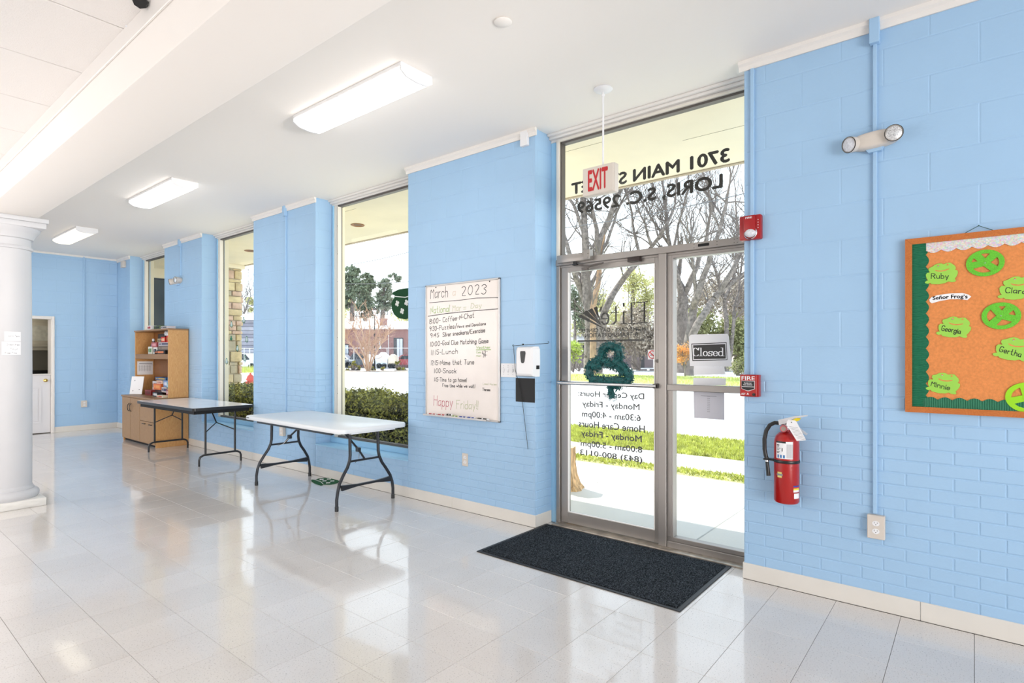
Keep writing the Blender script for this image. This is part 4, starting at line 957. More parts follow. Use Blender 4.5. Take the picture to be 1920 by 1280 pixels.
def wb_line(s, x0, x1, base, h, ink='k', pen=.0036, slope=None):
    q = lambda x, y: onX(780 + x / 3.557, 500 + y / 3.557, WB)
    a = q(x0, base); b = q(x1, base); top = q(x0, base - h)
    # text rises with the perspective of the photo; keep the written baseline level unless told otherwise
    F = frame((WB, a.y, a.z), (0, -1, 0), (0, 0, 1)); mb = MB(F)
    sl = 0 if slope is None else (q(x1, slope).z - a.z) / (a.y - b.y)
    hand_mb(mb, s, 0, a.y - b.y, 0, top.z - a.z, pen, .0003, sl)
    o = mb.build('handwriting', INKS[ink], wb, smooth=False)
    o['label'] = {'k': 'black marker writing', 'g': 'green marker writing', 'f': 'faint green marker writing', 'r': 'red marker writing', 'y': 'faded marker writing'}[ink]
for a in [('March', 97, 212, 213, 70, 'k', .0045, 200), ('2023', 302, 466, 192, 62, 'k', .0045, 180), ('a', 245, 262, 195, 55, 'y', .003), ('National', 95, 222, 313, 46, 'g', .0045, 300), ('Mar', 243, 300, 300, 46, 'f', .004, 295), ('=', 315, 332, 295, 40, 'f', .004), ('Day', 366, 436, 278, 34, 'f', .004, 272),
          ('8:00-', 90, 162, 383, 32, 'k', .0042, 372), ('Coffee-N-Chat', 178, 388, 370, 32, 'k', .004, 338), ('9:30-Puzzles/', 90, 272, 430, 30, 'k', .004, 408), ('News and Devotions', 276, 466, 409, 20, 'k', .0034, 388),
          ('9:45', 95, 152, 473, 26, 'k', .004, 468), ('Silver sneakers/Exercise', 178, 460, 467, 28, 'k', .004, 436), ('10:00-', 92, 172, 533, 30, 'k', .004, 524), ('Goal Clue Matching Game', 176, 482, 522, 30, 'k', .004, 508),
          ('11:15-Lunch', 97, 277, 588, 32, 'k', .004, 578), ('12:15-Name that Tune', 97, 387, 655, 30, 'k', .004, 650), ('1:00-Snack', 118, 268, 708, 30, 'k', .004, 710), ('1:15-Time to go home!', 120, 337, 764, 26, 'k', .0036, 768), ('Free time while we wait!', 176, 393, 800, 22, 'k', .0034, 808),
          ('Weather', 403, 494, 547, 18, 'g', .0032, 545), ('Cold', 402, 432, 576, 12, 'g', .0024), ('63~', 441, 474, 580, 20, 'k', .0032), ('Noon', 402, 434, 598, 10, 'g', .0022), ('39~', 447, 472, 602, 18, 'k', .0032), ('Lead Nurse', 446, 536, 786, 14, 'f', .0022), ('Theresa', 443, 494, 826, 18, 'k', .0032),
          ('Happy', 118, 243, 925, 66, 'r', .0045, 935), ('Friday!!', 268, 412, 945, 56, 'f', .0045, 950)]: wb_line(*a)
mb = MB(frame((WB, 0, 0), (0, -1, 0), (0, 0, 1)))
def pxl(x, y): p = onX(780 + x / 3.557, 500 + y / 3.557, WB); return (-p.y, p.z)
mb.nib([pxl(90, 240), pxl(300, 222), pxl(410, 208), pxl(548, 205)], .005, .005, .0004); mb.nib([pxl(80, 330), pxl(200, 312), pxl(345, 297), pxl(550, 280)], .005, .006, .0004)
mb.build('ruled_line', INKS['k'], wb, smooth=False)
mb = MB(frame((WB, 0, 0), (0, -1, 0), (0, 0, 1))); mb.nib([pxl(402, 554), pxl(498, 552)], .005, .008, .0004); mb.build('green_underline', INKS['g'], wb, smooth=False)
mb = MB()
for x, y in ((133, 138), (491, 97)): p = onX(780 + x / 3.557, 500 + y / 3.557, WB); mb.ball(p, .007, 1, (.5, 1, 1))
mb.build('magnet', BLACKM, wb)
MK = [('red', (.45, .03, .04), 88, 140), ('red', (.45, .03, .04), 148, 203), ('black', (.02, .02, .02), 212, 250), ('green', (.25, .40, .03), 240, 290), ('white capped blue', (.05, .08, .35), 292, 342), ('blue', (.02, .06, .35), 345, 400), ('black', (.02, .02, .02), 412, 488)]
for i, (nm, c, x0, x1) in enumerate(MK):
    a = onX(780 + x0 / 3.557, 500, WX - .045); b = onX(780 + x1 / 3.557, 500, WX - .045)
    z = wbZ0 + .022; m_ = thing('marker', ['leftmost red capped marker on the board tray', 'second red marker from the left on the board tray', 'black marker touching the green one on the board tray', 'green marker on the board tray', 'blue marker with a white barrel next to the green one', 'blue capped marker in the right half of the board tray', 'black capped marker at the right end of the board tray'][i], 'marker', (WX - .045, (a.y + b.y) / 2, z), 'dry erase markers on the board tray')
    ln = a.y - b.y; F = frame((WX - .045 - (.012 if i == 2 else 0), a.y, z + (.012 if i == 2 else 0)), (0, -1, 0), (0, 0, 1)); mb = MB(F); mb.tube([(ln * .38, 0, 0), (ln - .004, 0, 0)], .0075, 10); mb.build('barrel', PAPER, m_)
    cm = mat('marker cap ' + nm, c, .4); mb = MB(F); mb.tube([(.002, 0, 0), (ln * .38, 0, 0)], .0083, 10); mb.build('cap', cm, m_)
    mb = MB(F); mb.tube([(ln * .5, 0, 0), (ln * .8, 0, 0)], .0077, 10); mb.build('band', cm, m_)

# dispenser, keypad plate, black sheet, wire
ds = thing('soap_dispenser', 'white wall mounted sanitizer dispenser with a dark oval window', 'dispenser', (WX - .05, 2.80, 1.22))
F = wallF(2.80, 1.345)
pr = [(-.088, -.12), (.088, -.12), (.092, .0), (.09, .10), (.078, .122), (-.078, .122), (-.09, .10), (-.092, 0)]
mb = MB(F); vs = []; fs = []
for w, k in ((0, 1), (.055, 1), (.085, .94), (.095, .8)): vs += [(p[0] * k, p[1] * k + (w * -.0), w) for p in pr]
n = 8
for i in range(3):
    for j in range(n): a = i * n + j; b = i * n + (j + 1) % n; fs.append((a, b, b + n, a + n))
fs.append(tuple(range(24, 32))); mb.add(vs, fs); mb.build('housing', WHITE_PL, ds, sharp=25)
mb = MB(F); mb.prism([(-.032, .085), (.012, .085), (.018, .07), (.006, .0), (-.005, -.012), (-.02, -.012), (-.028, .0), (-.036, .07)], .094, .098); mb.build('window', BLACK, ds, smooth=False)
mb = MB(F); mb.box(-.09, -.085, -.1, .1, .0, .02); mb.box(.0905, .0935, -.06, -.03, .01, .05); mb.build('side_seam', BLACKM, ds)
kp = thing('switch_plate', 'white plate of small switches beside the dispenser', 'switch plate', (WX, 3.035, 1.27)); F = wallF(3.035, 1.27)
MB(F).box(-.083, .083, -.058, .058, 0, .006, .002).build('plate', WHITE_PL, kp)
for k in range(3): mb = MB(F); mb.box(-.057 + k * .05, -.045 + k * .05, -.012, .014, .006, .016, .002); mb.build('toggle', WHITE_PL, kp)
mb = MB(F)
for k in range(3):
    for j in (-.035, -.02, .022, .036): mb.box(-.053 + k * .05, -.049 + k * .05, j, j + .004, .006, .0068)
mb.build('screw_marks', INKG, kp)
tag(MB(wallF(2.857, 1.11)).box(-.1, .098, -.098, .098, .0, .004, .001).build('black_panel', mat('black panel', (.004, .004, .005), .6), origin=(WX, 2.857, 1.01)), 'black square panel below the sanitizer dispenser', 'panel')
wi = thing('wire_holder', 'thin black bent wire hanging behind the dispenser', 'wire', (WX - .06, 2.9, 1.4))
mb = MB(); wp = lambda x, y, X: onX(780 + x / 3.557, 500 + y / 3.557, X)
mb.tube([wp(648, 530, 3.60), wp(642, 524, 3.60), wp(648, 519, 3.60), wp(654, 527, 3.60), wp(715, 521, 3.60), wp(800, 516, 3.60), wp(882, 510, 3.60), wp(888, 503, 3.60), wp(880, 498, 3.60)], .0022, 6); mb.ball(wp(714, 518, 3.61), .008, 1); mb.build('cross_wire', BLACKM, wi)
mb = MB(); mb.tube([wp(650, 527, 3.60), wp(656, 600, 3.65), wp(662, 690, 3.665), wp(685, 770, 3.668), wp(712, 920, 3.668), wp(747, 1217, 3.668)], .0022, 6); mb.build('hanging_wire', BLACKM, wi)

# ------------------------------------------------------------------ corkboard
bbY0, bbY1, bbZ0, bbZ1 = -.935, .285, 1.098, 2.012
bb = thing('corkboard', 'corkboard with a green border and paper frogs in a wooden frame', 'corkboard', (WX, -.325, bbZ0))
CORK = mat('cork', C255(222, 140, 78), .85, noise=.10, nscale=90, bump=.3, bscale=300)
MB().box(WX - .018, WX, bbY0 + .01, bbY1 - .01, bbZ0 + .01, bbZ1 - .01).build('cork_sheet', CORK, bb)
f = .03
F = frame((WX, bbY1, bbZ0), (0, -1, 0), (0, 0, 1)); Wd, Hh = bbY1 - bbY0, bbZ1 - bbZ0
for nm, q in (('frame_rail', [(0, 0), (Wd, 0), (Wd - f, f), (f, f)]), ('frame_rail', [(0, Hh), (f, Hh - f), (Wd - f, Hh - f), (Wd, Hh)]), ('frame_rail', [(0, 0), (f, f), (f, Hh - f), (0, Hh)]), ('frame_rail', [(Wd, 0), (Wd, Hh), (Wd - f, Hh - f), (Wd - f, f)])):
    c = (sum(p[0] for p in q) / 4, sum(p[1] for p in q) / 4); MB(F).prism([(c[0] + (p[0] - c[0]) * .999, c[1] + (p[1] - c[1]) * .999) for p in q], 0, .03).build(nm, FRAMEW, bb, smooth=False)
def wave_strip(x0, x1, y0, y1, horiz, sign, pitch, amp):
    pts = []; L = (x1 - x0) if horiz else (y1 - y0); n = max(4, int(L / pitch)) * 8
    for i in range(n + 1):
        t = i / n; d = amp * abs(math.sin(PI * t * (n / 8)))
        if horiz: pts.append((x0 + L * t, (y1 if sign > 0 else y0) + sign * d))
        else: pts.append(((x1 if sign > 0 else x0) + sign * d, y0 + L * t))
    if horiz: pts += [(x1, y0 if sign > 0 else y1), (x0, y0 if sign > 0 else y1)]
    else: pts += [(x0 if sign > 0 else x1, y1), (x0 if sign > 0 else x1, y0)]
    return pts
def corr_mat(name, axis):
    m = mat(name, (.004, .16, .075), .55); nt = m.node_tree; b = nt.nodes['Principled BSDF']; g = nt.nodes.new('ShaderNodeNewGeometry'); w = nt.nodes.new('ShaderNodeTexWave'); w.bands_direction = axis; w.inputs['Scale'].default_value = 34 
    nt.links.new(g.outputs['Position'], w.inputs[0]); bp = nt.nodes.new('ShaderNodeBump'); bp.inputs['Strength'].default_value = .8; bp.inputs['Distance'].default_value = .004; nt.links.new(w.outputs[1], bp.inputs['Height']); nt.links.new(bp.outputs[0], b.inputs['Normal']); return m
GRV = corr_mat('green corrugated border upright', 'Z'); GRH = corr_mat('green corrugated border level', 'Y')
MB(F).prism(wave_strip(f, f + .058, f, Hh - f, False, 1, .0585, .014), .018, .021).build('border_strip', GRV, bb, smooth=False)
MB(F).prism(wave_strip(Wd - f - .058, Wd - f, f, Hh - f, False, -1, .0585, .014), .018, .021).build('border_strip', GRV, bb, smooth=False)
MB(F).prism(wave_strip(f + .05, Wd - f - .05, f, f + .04, True, 1, .0585, .014), .0185, .0225).build('border_strip', GRH, bb, smooth=False)
HOLO = mat('holographic border', (.72, .66, .74), .25, .3, noise=.0, nscale=120)
nt = HOLO.node_tree; b_ = nt.nodes['Principled BSDF']; g_ = nt.nodes.new('ShaderNodeNewGeometry'); v_ = nt.nodes.new('ShaderNodeTexVoronoi'); v_.inputs['Scale'].default_value = 170; nt.links.new(g_.outputs['Position'], v_.inputs[0])
mx_ = nt.nodes.new('ShaderNodeMix'); mx_.data_type = 'RGBA'; mx_.inputs[0].default_value = .38; mx_.inputs[6].default_value = (.86, .84, .82, 1); nt.links.new(v_.outputs['Color'], mx_.inputs[7]); nt.links.new(mx_.outputs[2], b_.inputs['Base Color'])
MB(F).prism(wave_strip(f + .06, Wd - f - .05, Hh - f - .04, Hh - f, True, -1, .0585, .014), .0185, .0225).build('border_strip', HOLO, bb, smooth=False)['label'] = 'shiny holographic border strip'
mb = MB(); k = onX(1835, 423, WX - .01); k1 = onX(1809, 437, WX - .01); k2 = onX(1862, 431.5, WX - .01); mb.tube([k1, k, k2], .0016, 6); mb.ball(k, .004, 1); tag(mb.build('hanging_string', mat('green string', (.02, .07, .06), .6), bb))
# frogs
FG = mat('paper frog green', C255(152, 208, 78), .6); LG = mat('glitter green foam', C255(98, 190, 42), .55, noise=.22, nscale=260); LG2 = mat('bright green foam', C255(150, 215, 20), .55)
frog = [(395, 522), (425, 530), (440, 548), (470, 545), (505, 548), (520, 570), (540, 600), (543, 630), (530, 650), (550, 665), (545, 700), (525, 730), (500, 755), (508, 775), (495, 790), (460, 783), (435, 765), (400, 775), (340, 770), (270, 745), (262, 728), (235, 730), (215, 715), (213, 700), (232, 690), (250, 690), (240, 660), (243, 615), (262, 597), (295, 600), (283, 575), (290, 548), (330, 540), (360, 525)]
def frog_cut(px, py, name_, label, ang, sc=1.):
    p = onX(px, py, WX - .02); F = frame((WX - .0205, p.y, p.z), (0, -1, 0), (0, 0, 1)) @ Matrix.Rotation(R(ang), 4, 'Z')
    t = thing('frog_cutout', label, 'paper frog', p, 'paper frogs on the corkboard'); k = .142 * sc / 337; rot = Matrix.Rotation(R(12), 4, 'Z')
    T = lambda x, y: tuple((rot @ Vector(((x - 381) * k, -(y - 655) * k, 0)))[:2])
    MB(F).prism([T(*q) for q in frog], 0, .002).build('body', FG, t, smooth=False)
    sm = [(345, 585), (365, 600), (400, 615), (440, 618), (480, 615), (480, 624), (440, 631), (395, 627), (360, 612), (345, 595)]
    MB(F).prism([T(*q) for q in sm], .002, .0023).build('mouth', CORK, t, smooth=False)
    for ex_, ey_ in ((388, 545), (477, 566)): c = T(ex_, ey_); MB(F).prism([(c[0] + .0042 * math.cos(a), c[1] + .0042 * math.sin(a)) for a in [2 * PI * i / 10 for i in range(10)]], .002, .0023).build('eye', CORK, t, smooth=False)
    c = T(385, 553); mb = MB(F); mb.ball((c[0], c[1], .004), .0032, 1); mb.build('push_pin', CHROME, t)
    mb = MB(F); a = T(285 if len(name_) < 6 else 268, 668); b = T(445, 700); hand_mb(mb, name_, a[0], b[0] + .002, a[1] - .004, .026, .0026, .0024, -.12); mb.build('handwriting', INK, t, smooth=False)
frog_cut(1763, 514, 'Ruby', 'green paper frog in the upper left of the corkboard', 2)
frog_cut(1787, 614, 'Georgia', 'green paper frog just below the oval white badge', -8)
frog_cut(1767, 719, 'Minnie', 'green paper frog in the lower left of the corkboard', -8)
frog_cut(1906, 541, 'Clara', 'green paper frog cut by the right picture edge, the upper one', -2, 1.05)
frog_cut(1899, 655, 'Gertha', 'green paper frog cut by the right picture edge, the lower one', -12, 1.05)
def ring_disc(px, py, label, rot, m, w=.074, h=.066):
    p = onX(px, py, WX - .02); F = frame((WX - .0205, p.y, p.z), (0, -1, 0), (0, 0, 1)); t = thing('foam_disc', label, 'foam disc', p, 'green foam discs on the corkboard')
    mb = MB(F); mb.ring_prism([(x * w, y * h) for x, y in cir], [(x * w * .72, y * h * .72) for x, y in cir], 0, .004)
    mb.prism([(x * .016, y * .016) for x, y in cir], 0, .0041)
    for ai, a in enumerate(rot):
        d = Vector((math.cos(R(a)), math.sin(R(a)))); q = Vector((-d.y, d.x)) * .014; e = Vector((d.x * w * .78, d.y * h * .78)); mb.prism([tuple(q), tuple(e + q * 1.2), tuple(e - q * 1.2), tuple(-q)], 0, .0034 - .0003 * ai)
    mb.build('disc', m, t, smooth=False)
    mb = MB(F); mb.ball((0, 0, .004), .003, 1); mb.build('push_pin', CHROME, t)
ring_disc(1847, 493, 'glittery green disc with a cut out star below the shiny border', (50, 125, -45, 190), LG)
ring_disc(1877, 592, 'glittery green disc in the middle of the corkboard', (118, 52, -20, 232), LG)
ring_disc(1926, 745, 'plain bright green disc at the lower right picture edge', (20, 100, 200, 280), LG2, .08, .072)
p = onX(1781, 558.5, WX - .02); sf = thing('oval_badge', 'white banner shaped badge with outlined letters on the corkboard', 'badge', p)
F = frame((WX - .0205, p.y, p.z), (0, -1, 0), (0, 0, 1)); k = .085 / 103
ov = [(-103, -3), (-90, 12), (-60, 22), (0, 28), (60, 27), (90, 15), (103, 2), (85, -18), (40, -10), (0, -8), (-50, -16), (-90, -28), (-100, -18)]
MB(F).prism([(x * k, y * k) for x, y in ov], 0, .0015).build('card', PAPER, sf, smooth=False)
mb = MB(F); mb2 = MB(); text_mb(mb2, 'Se\u00f1or Frog\u2019s', -.07, .07, -.009, .015, 0, .03)
mb.add([(v.x, v.y + .004 * math.cos(v.x * 22) - .003, .0019) for v in mb2.v], mb2.f); mb.build('lettering', INK, sf, smooth=False)

# ------------------------------------------------------------------ door mat
MATC = mat('charcoal carpet', (.011, .016, .022), .95, noise=.0, spec=.1)
nt = MATC.node_tree; b_ = nt.nodes['Principled BSDF']; g_ = nt.nodes.new('ShaderNodeNewGeometry'); n_ = nt.nodes.new('ShaderNodeTexNoise'); n_.inputs['Scale'].default_value = 150; n_.inputs['Detail'].default_value = 2; nt.links.new(g_.outputs['Position'], n_.inputs[0])
r_ = nt.nodes.new('ShaderNodeValToRGB'); r_.color_ramp.elements[0].position = .42; r_.color_ramp.elements[0].color = (.003, .0045, .006, 1); r_.color_ramp.elements[1].position = .72; r_.color_ramp.elements[1].color = (.085, .10, .118, 1); nt.links.new(n_.outputs[0], r_.inputs[0]); nt.links.new(r_.outputs[0], b_.inputs['Base Color'])
bp_ = nt.nodes.new('ShaderNodeBump'); bp_.inputs['Strength'].default_value = 1; bp_.inputs['Distance'].default_value = .004; nt.links.new(n_.outputs[0], bp_.inputs['Height']); nt.links.new(bp_.outputs[0], b_.inputs['Normal'])
dm = thing('door_mat', 'black rubber edged entrance mat in front of the glass door', 'door mat', (3.42, 1.99, 0))
MX0, MX1, MY0, MY1 = 2.965, 3.815, 1.24, 2.745
mb = MB(); mb.box(MX0, MX1, MY0, MY1, .001, .006, .003); mb.build('rubber_border', mat('black rubber', (.012, .012, .013), .5), dm)
mb = MB(); mb.box(MX0 + .028, MX1 - .025, MY0 + .028, MY1 - .028, .004, .011, .003); mb.build('carpet', MATC, dm)

# ------------------------------------------------------------------ white folding table
def place(cx, cy, ang): return Matrix.Translation((cx, cy, 0)) @ Matrix.Rotation(ang, 4, 'Z')
def round_rect(w, l, r, n=5):
    P = []
    for sx, sy, a0 in ((1, 1, 0), (-1, 1, 90), (-1, -1, 180), (1, -1, 270)):
        for i in range(n + 1): a = R(a0 + 90 * i / n); P.append((sx * (w / 2 - r) + r * math.cos(a), sy * (l / 2 - r) + r * math.sin(a)))
    return P
def slab(mb, w, l, r, levels):
    vs = []; fs = []; n = None
    for inset, z in levels:
        P = round_rect(w - 2 * inset, l - 2 * inset, max(.005, r - inset)); n = len(P); vs += [(p[0], p[1], z) for p in P]
    k = len(levels)
    for i in range(k - 1):
        for j in range(n): a = i * n + j; b = i * n + (j + 1) % n; fs.append((a, b, b + n, a + n))
    fs.append(tuple(range(n))[::-1]); fs.append(tuple(range((k - 1) * n, k * n))); mb.add(vs, fs); return mb
TB = mat('white table plastic', (.80, .83, .86), .3, noise=.015, nscale=5, bump=.05, bscale=220)
T1 = place(3.275, 5.19, R(-1.6)); W1, L1 = .755, 1.86
t1 = thing('folding_table', 'white plastic folding table with grey curved legs', 'table', T1.translation)
mb = MB(T1); slab(mb, W1, L1, .075, [(.012, .703), (.003, .706), (0, .715), (0, .735), (.003, .742), (.010, .746)]); mb.build('tabletop', TB, t1, sharp=40)
mb = MB(T1)
for sx in (-1, 1): mb.box(sx * (W1 / 2 - .075), sx * (W1 / 2 - .045), -.72, .72, .675, .703, .003)
mb.build('side_rail', LEGM, t1)
mb = MB(T1); mb.box(-.24, .24, -.9, -.86, .69, .703); mb.box(-.24, .24, .86, .9, .69, .703); mb.build('handle_recess', TB, t1)
for sy in (-1, 1):
    y0 = sy * .775
    hf, ht_ = .31, .155
    for sx in (-1, 1):
        pts = [(sx * ht_, y0 - sy * .03, .70), (sx * ht_, y0 - sy * .028, .60), (sx * ht_, y0 - sy * .024, .48), (sx * (ht_ + .008), y0 - sy * .02, .43), (sx * (ht_ + (hf - ht_) * .22), y0 - sy * .016, .37), (sx * (ht_ + (hf - ht_) * .52), y0 - sy * .012, .305),
               (sx * (ht_ + (hf - ht_) * .8), y0 - sy * .006, .235), (sx * (ht_ + (hf - ht_) * .93), y0, .17), (sx * hf, y0, .10), (sx * hf, y0, .03)]
        mb = MB(T1); mb.tube(pts, .0145, 12); lg = mb.build('leg', LEGM, t1)
        mb = MB(T1); mb.tube([(sx * hf, y0, .04), (sx * hf, y0, .0)], .0175, 12); mb.build('foot_cap', BLACK, lg)
    mb = MB(T1); q = [(-.275, .225), (-.265, .175), (-.10, .192), (.10, .192), (.265, .175), (.275, .225), (.10, .212), (-.10, .212)]
    mb.M = T1 @ frame((0, y0 - .009, 0), (1, 0, 0), (0, 0, 1)); mb.prism(q, -.012, .012); mb.build('cross_plate', LEGM, t1, smooth=False)
    mb = MB(T1); mb.tube([(-ht_, y0 - sy * .026, .42), (ht_, y0 - sy * .026, .42)], .010, 10); mb.build('stretcher', LEGM, t1)
    mb = MB(T1); mb.tube([(0, y0 - sy * .03, .43), (0, y0 - sy * .12, .50), (0, y0 - sy * .45, .69)], .010, 10); mb.box(-.015, .015, y0 - sy * .10, y0 - sy * .15, .48, .52, .003); mb.build('folding_brace', LEGM, t1)
    mb = MB(T1); mb.tube([(.012, y0 - sy * .12, .50), (-.04, y0 - sy * .06, .42), (-.1, y0 - sy * .03, .40)], .003, 6); mb.build('lock_ring', CHROME, t1)
mb = MB(T1); mb.box(-W1 / 2 - .0005, -W1 / 2 + .002, .80, .86, .722, .732, .0004); tag(mb.build('edge_plate', BLACK, t1), 'small dark plate on the table edge')

# ------------------------------------------------------------------ black edged folding table
T2 = place(3.29, 8.37, R(.4)); W2, L2 = .76, 1.90
LAM = mat('grey laminate', (.90, .90, .93), .14, noise=.03, nscale=4)
t2 = thing('folding_table', 'older folding table with a grey laminate top and black edge', 'table', T2.translation)
mb = MB(T2); slab(mb, W2 - .008, L2 - .008, .03, [(0, .72), (0, .741), (.001, .7425)]); mb.build('tabletop', LAM, t2)
mb = MB(T2)
o_, i_ = round_rect(W2, L2, .035), round_rect(W2 - .014, L2 - .014, .028); mb.ring_prism(o_, i_, .705, .7415)
mb.build('edge_band', BLACK, t2)
mb = MB(T2); mb.box(-W2 / 2 + .03, W2 / 2 - .03, -L2 / 2 + .03, L2 / 2 - .03, .70, .72)
for sx in (-1, 1): mb.box(sx * .33, sx * .345, -.9, .9, .66, .70)
for sy in (-1, 1): mb.box(-.345, .345, sy * .885, sy * .9, .66, .70)
mb.build('apron', BLACKM, t2)
for sy in (-1, 1):
    y0 = sy * .835; hf = .262; ht_ = .185
    for sx in (-1, 1):
        mb = MB(T2); mb.tube([(sx * ht_, y0, .70), (sx * ht_, y0, .135)], .0125, 10); mb.build('leg', BLACK, t2)
    mb = MB(T2); mb.tube([(-hf, y0, .0), (-hf, y0, .08), (-hf + .012, y0, .112), (-hf + .05, y0, .132), (-ht_, y0, .135), (ht_, y0, .135), (hf - .05, y0, .132), (hf - .012, y0, .112), (hf, y0, .08), (hf, y0, 0)], .0125, 10); mb.build('foot_bar', BLACK, t2)
    mb = MB(T2); mb.tube([(-ht_, y0, .42), (0, y0 - sy * .12, .52), (ht_, y0, .42)], .007, 8); mb.tube([(0, y0 - sy * .12, .52), (0, y0 - sy * .3, .70)], .008, 8); mb.build('folding_brace', BLACK, t2)

# ------------------------------------------------------------------ cabinet: credenza and hutch
CBX, CY0, CY1 = 3.20, 9.50, 10.93
cr_ = thing('credenza', 'wooden storage credenza with doors and file drawers', 'cabinet', (3.44, 10.2, 0))
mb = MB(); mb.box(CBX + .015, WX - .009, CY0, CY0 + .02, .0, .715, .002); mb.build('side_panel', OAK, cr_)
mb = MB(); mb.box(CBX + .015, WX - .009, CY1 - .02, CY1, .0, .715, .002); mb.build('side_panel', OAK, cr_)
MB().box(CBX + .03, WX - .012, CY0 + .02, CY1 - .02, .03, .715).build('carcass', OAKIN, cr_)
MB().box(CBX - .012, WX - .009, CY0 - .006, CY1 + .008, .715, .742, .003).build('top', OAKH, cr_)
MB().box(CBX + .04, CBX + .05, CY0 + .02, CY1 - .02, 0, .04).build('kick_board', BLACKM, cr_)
for a, b, hs in ((10.545, CY1 - .004, -1), (10.13, 10.538, 1)):
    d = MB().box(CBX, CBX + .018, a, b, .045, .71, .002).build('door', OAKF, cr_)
    yh = a + .04 if hs < 0 else b - .04
    mb = MB(); mb.tube([(CBX, yh, .62), (CBX - .022, yh, .60), (CBX - .03, yh, .555), (CBX - .022, yh, .51), (CBX, yh, .49)], .006, 8); mb.build('handle', BLACK, d)
for z0, z1 in ((.38, .71), (.045, .374)):
    d = MB().box(CBX, CBX + .018, CY0 + .004, 10.123, z0, z1, .002).build('drawer', OAKF, cr_)
    for yh in (9.93, 9.66):
        mb = MB(); mb.tube([(CBX, yh + .055, z1 - .035), (CBX - .018, yh + .045, z1 - .035), (CBX - .018, yh - .045, z1 - .035), (CBX, yh - .055, z1 - .035)], .006, 8); mb.build('handle', BLACK, d)
hu = thing('hutch', 'open wooden hutch with a side panel standing on the credenza', 'hutch', (3.5, 10.2, .742))
HX = 3.385; HT = 1.80
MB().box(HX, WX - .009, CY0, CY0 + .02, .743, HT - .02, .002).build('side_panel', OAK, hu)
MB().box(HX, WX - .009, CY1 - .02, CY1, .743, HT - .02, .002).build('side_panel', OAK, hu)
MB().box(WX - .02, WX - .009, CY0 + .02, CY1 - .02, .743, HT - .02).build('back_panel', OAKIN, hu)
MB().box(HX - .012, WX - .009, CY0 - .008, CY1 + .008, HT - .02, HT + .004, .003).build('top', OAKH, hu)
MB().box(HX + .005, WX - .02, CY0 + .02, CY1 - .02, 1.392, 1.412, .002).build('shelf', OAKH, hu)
MB().box(HX + .002, HX + .02, CY0 + .02, CY1 - .02, 1.335, 1.412, .002).build('shelf_rail', OAKH, hu)
# things in and on the hutch
def sbox(name, label, cat, y, x, z, sy, sx, sz, col, col2=None, ang=0, group=None):
    m = mat('box %d %d %d' % tuple(int(c * 255) for c in col), s2l(col), .45)
    t = thing(name, label, cat, (x, y, z), group); F = Matrix.Translation((x, y, z)) @ Matrix.Rotation(R(ang), 4, 'Z')
    MB(F).box(-sx / 2, sx / 2, -sy / 2, sy / 2, 0, sz, .002).build('body', m, t)
    m2 = mat('print %d %d %d' % tuple(int(c * 255) for c in (col2 or (.85, .85, .82))), s2l(col2 or (.85, .85, .82)), .45)
    mb = MB(F); mb.box(-sx / 2 - .001, -sx / 2 + .001, -sy * .38, sy * .2, sz * .25, sz * .75); mb.box(-sx / 2 - .001, -sx / 2 + .001, sy * .28, sy * .42, sz * .3, sz * .7); mb.build('front_print', m2, t)
    return t
G1, G2 = 'boxed games on the upper hutch shelf', 'boxed games on the credenza top'
US = 1.412
# upper shelf, camera-left = large Y
sbox('game_box', 'wide black game box at the bottom of the upper shelf stack', 'box', 9.95, 3.52, US, .42, .2, .06, (.12, .10, .10), (.85, .5, .3), group=G1)
sbox('game_box', 'brown game box lying second in the upper shelf stack', 'box', 9.80, 3.53, US + .06, .50, .2, .07, (.42, .36, .32), (.55, .48, .42), group=G1)
sbox('game_box', 'pale grey game box in the middle of the upper shelf stack', 'box', 9.80, 3.53, US + .13, .46, .2, .055, (.72, .70, .72), (.3, .3, .4), group=G1)
sbox('game_box', 'bright red box on the upper shelf stack, the left of the two red ones', 'box', 9.90, 3.50, US + .185, .16, .1, .085, (.78, .16, .10), (.9, .75, .6), group=G1)
sbox('game_box', 'bright red box on the upper shelf stack, beside the side panel', 'box', 9.68, 3.50, US + .185, .16, .1, .10, (.85, .15, .10), (.6, .5, .2), group=G1)
sbox('game_box', 'cream box lying at the back of the upper shelf stack', 'box', 10.12, 3.57, US + .18, .32, .14, .07, (.72, .64, .5), (.4, .4, .35), group=G1)
sbox('game_box', 'dark flat box high at the back of the upper shelf', 'box', 10.17, 3.58, US + .25, .28, .12, .075, (.13, .12, .12), (.2, .18, .16), group=G1)
sbox('game_box', 'pinkish red box above the white cartons on the upper shelf', 'box', 10.22, 3.50, US + .11, .22, .14, .08, (.66, .32, .34), (.85, .6, .62), group=G1)
sbox('card_carton', 'white card carton standing at the front of the upper shelf', 'carton', 10.14, 3.46, US, .14, .08, .11, (.86, .85, .84), (.15, .15, .2), group=G1)
sbox('card_carton', 'white carton with a green picture at the front of the upper shelf', 'carton', 10.36, 3.46, US, .16, .08, .12, (.84, .84, .80), (.35, .52, .3), group=G1)
sbox('game_box', 'navy box standing behind the cartons of the upper shelf', 'box', 10.43, 3.55, US, .14, .1, .19, (.22, .22, .32), (.5, .5, .6), group=G1)
t = thing('dark_bottle', 'dark bottle with a pale cap on the upper shelf', 'bottle', (3.56, 10.50, US)); mb = MB(Matrix.Translation((3.52, 10.5, US))); mb.lathe([(.045, 0), (.05, .01), (.05, .13), (.035, .17), (.018, .19), (.018, .22)], 16); mb.build('body', mat('dark bottle', (.05, .05, .08), .2), t)
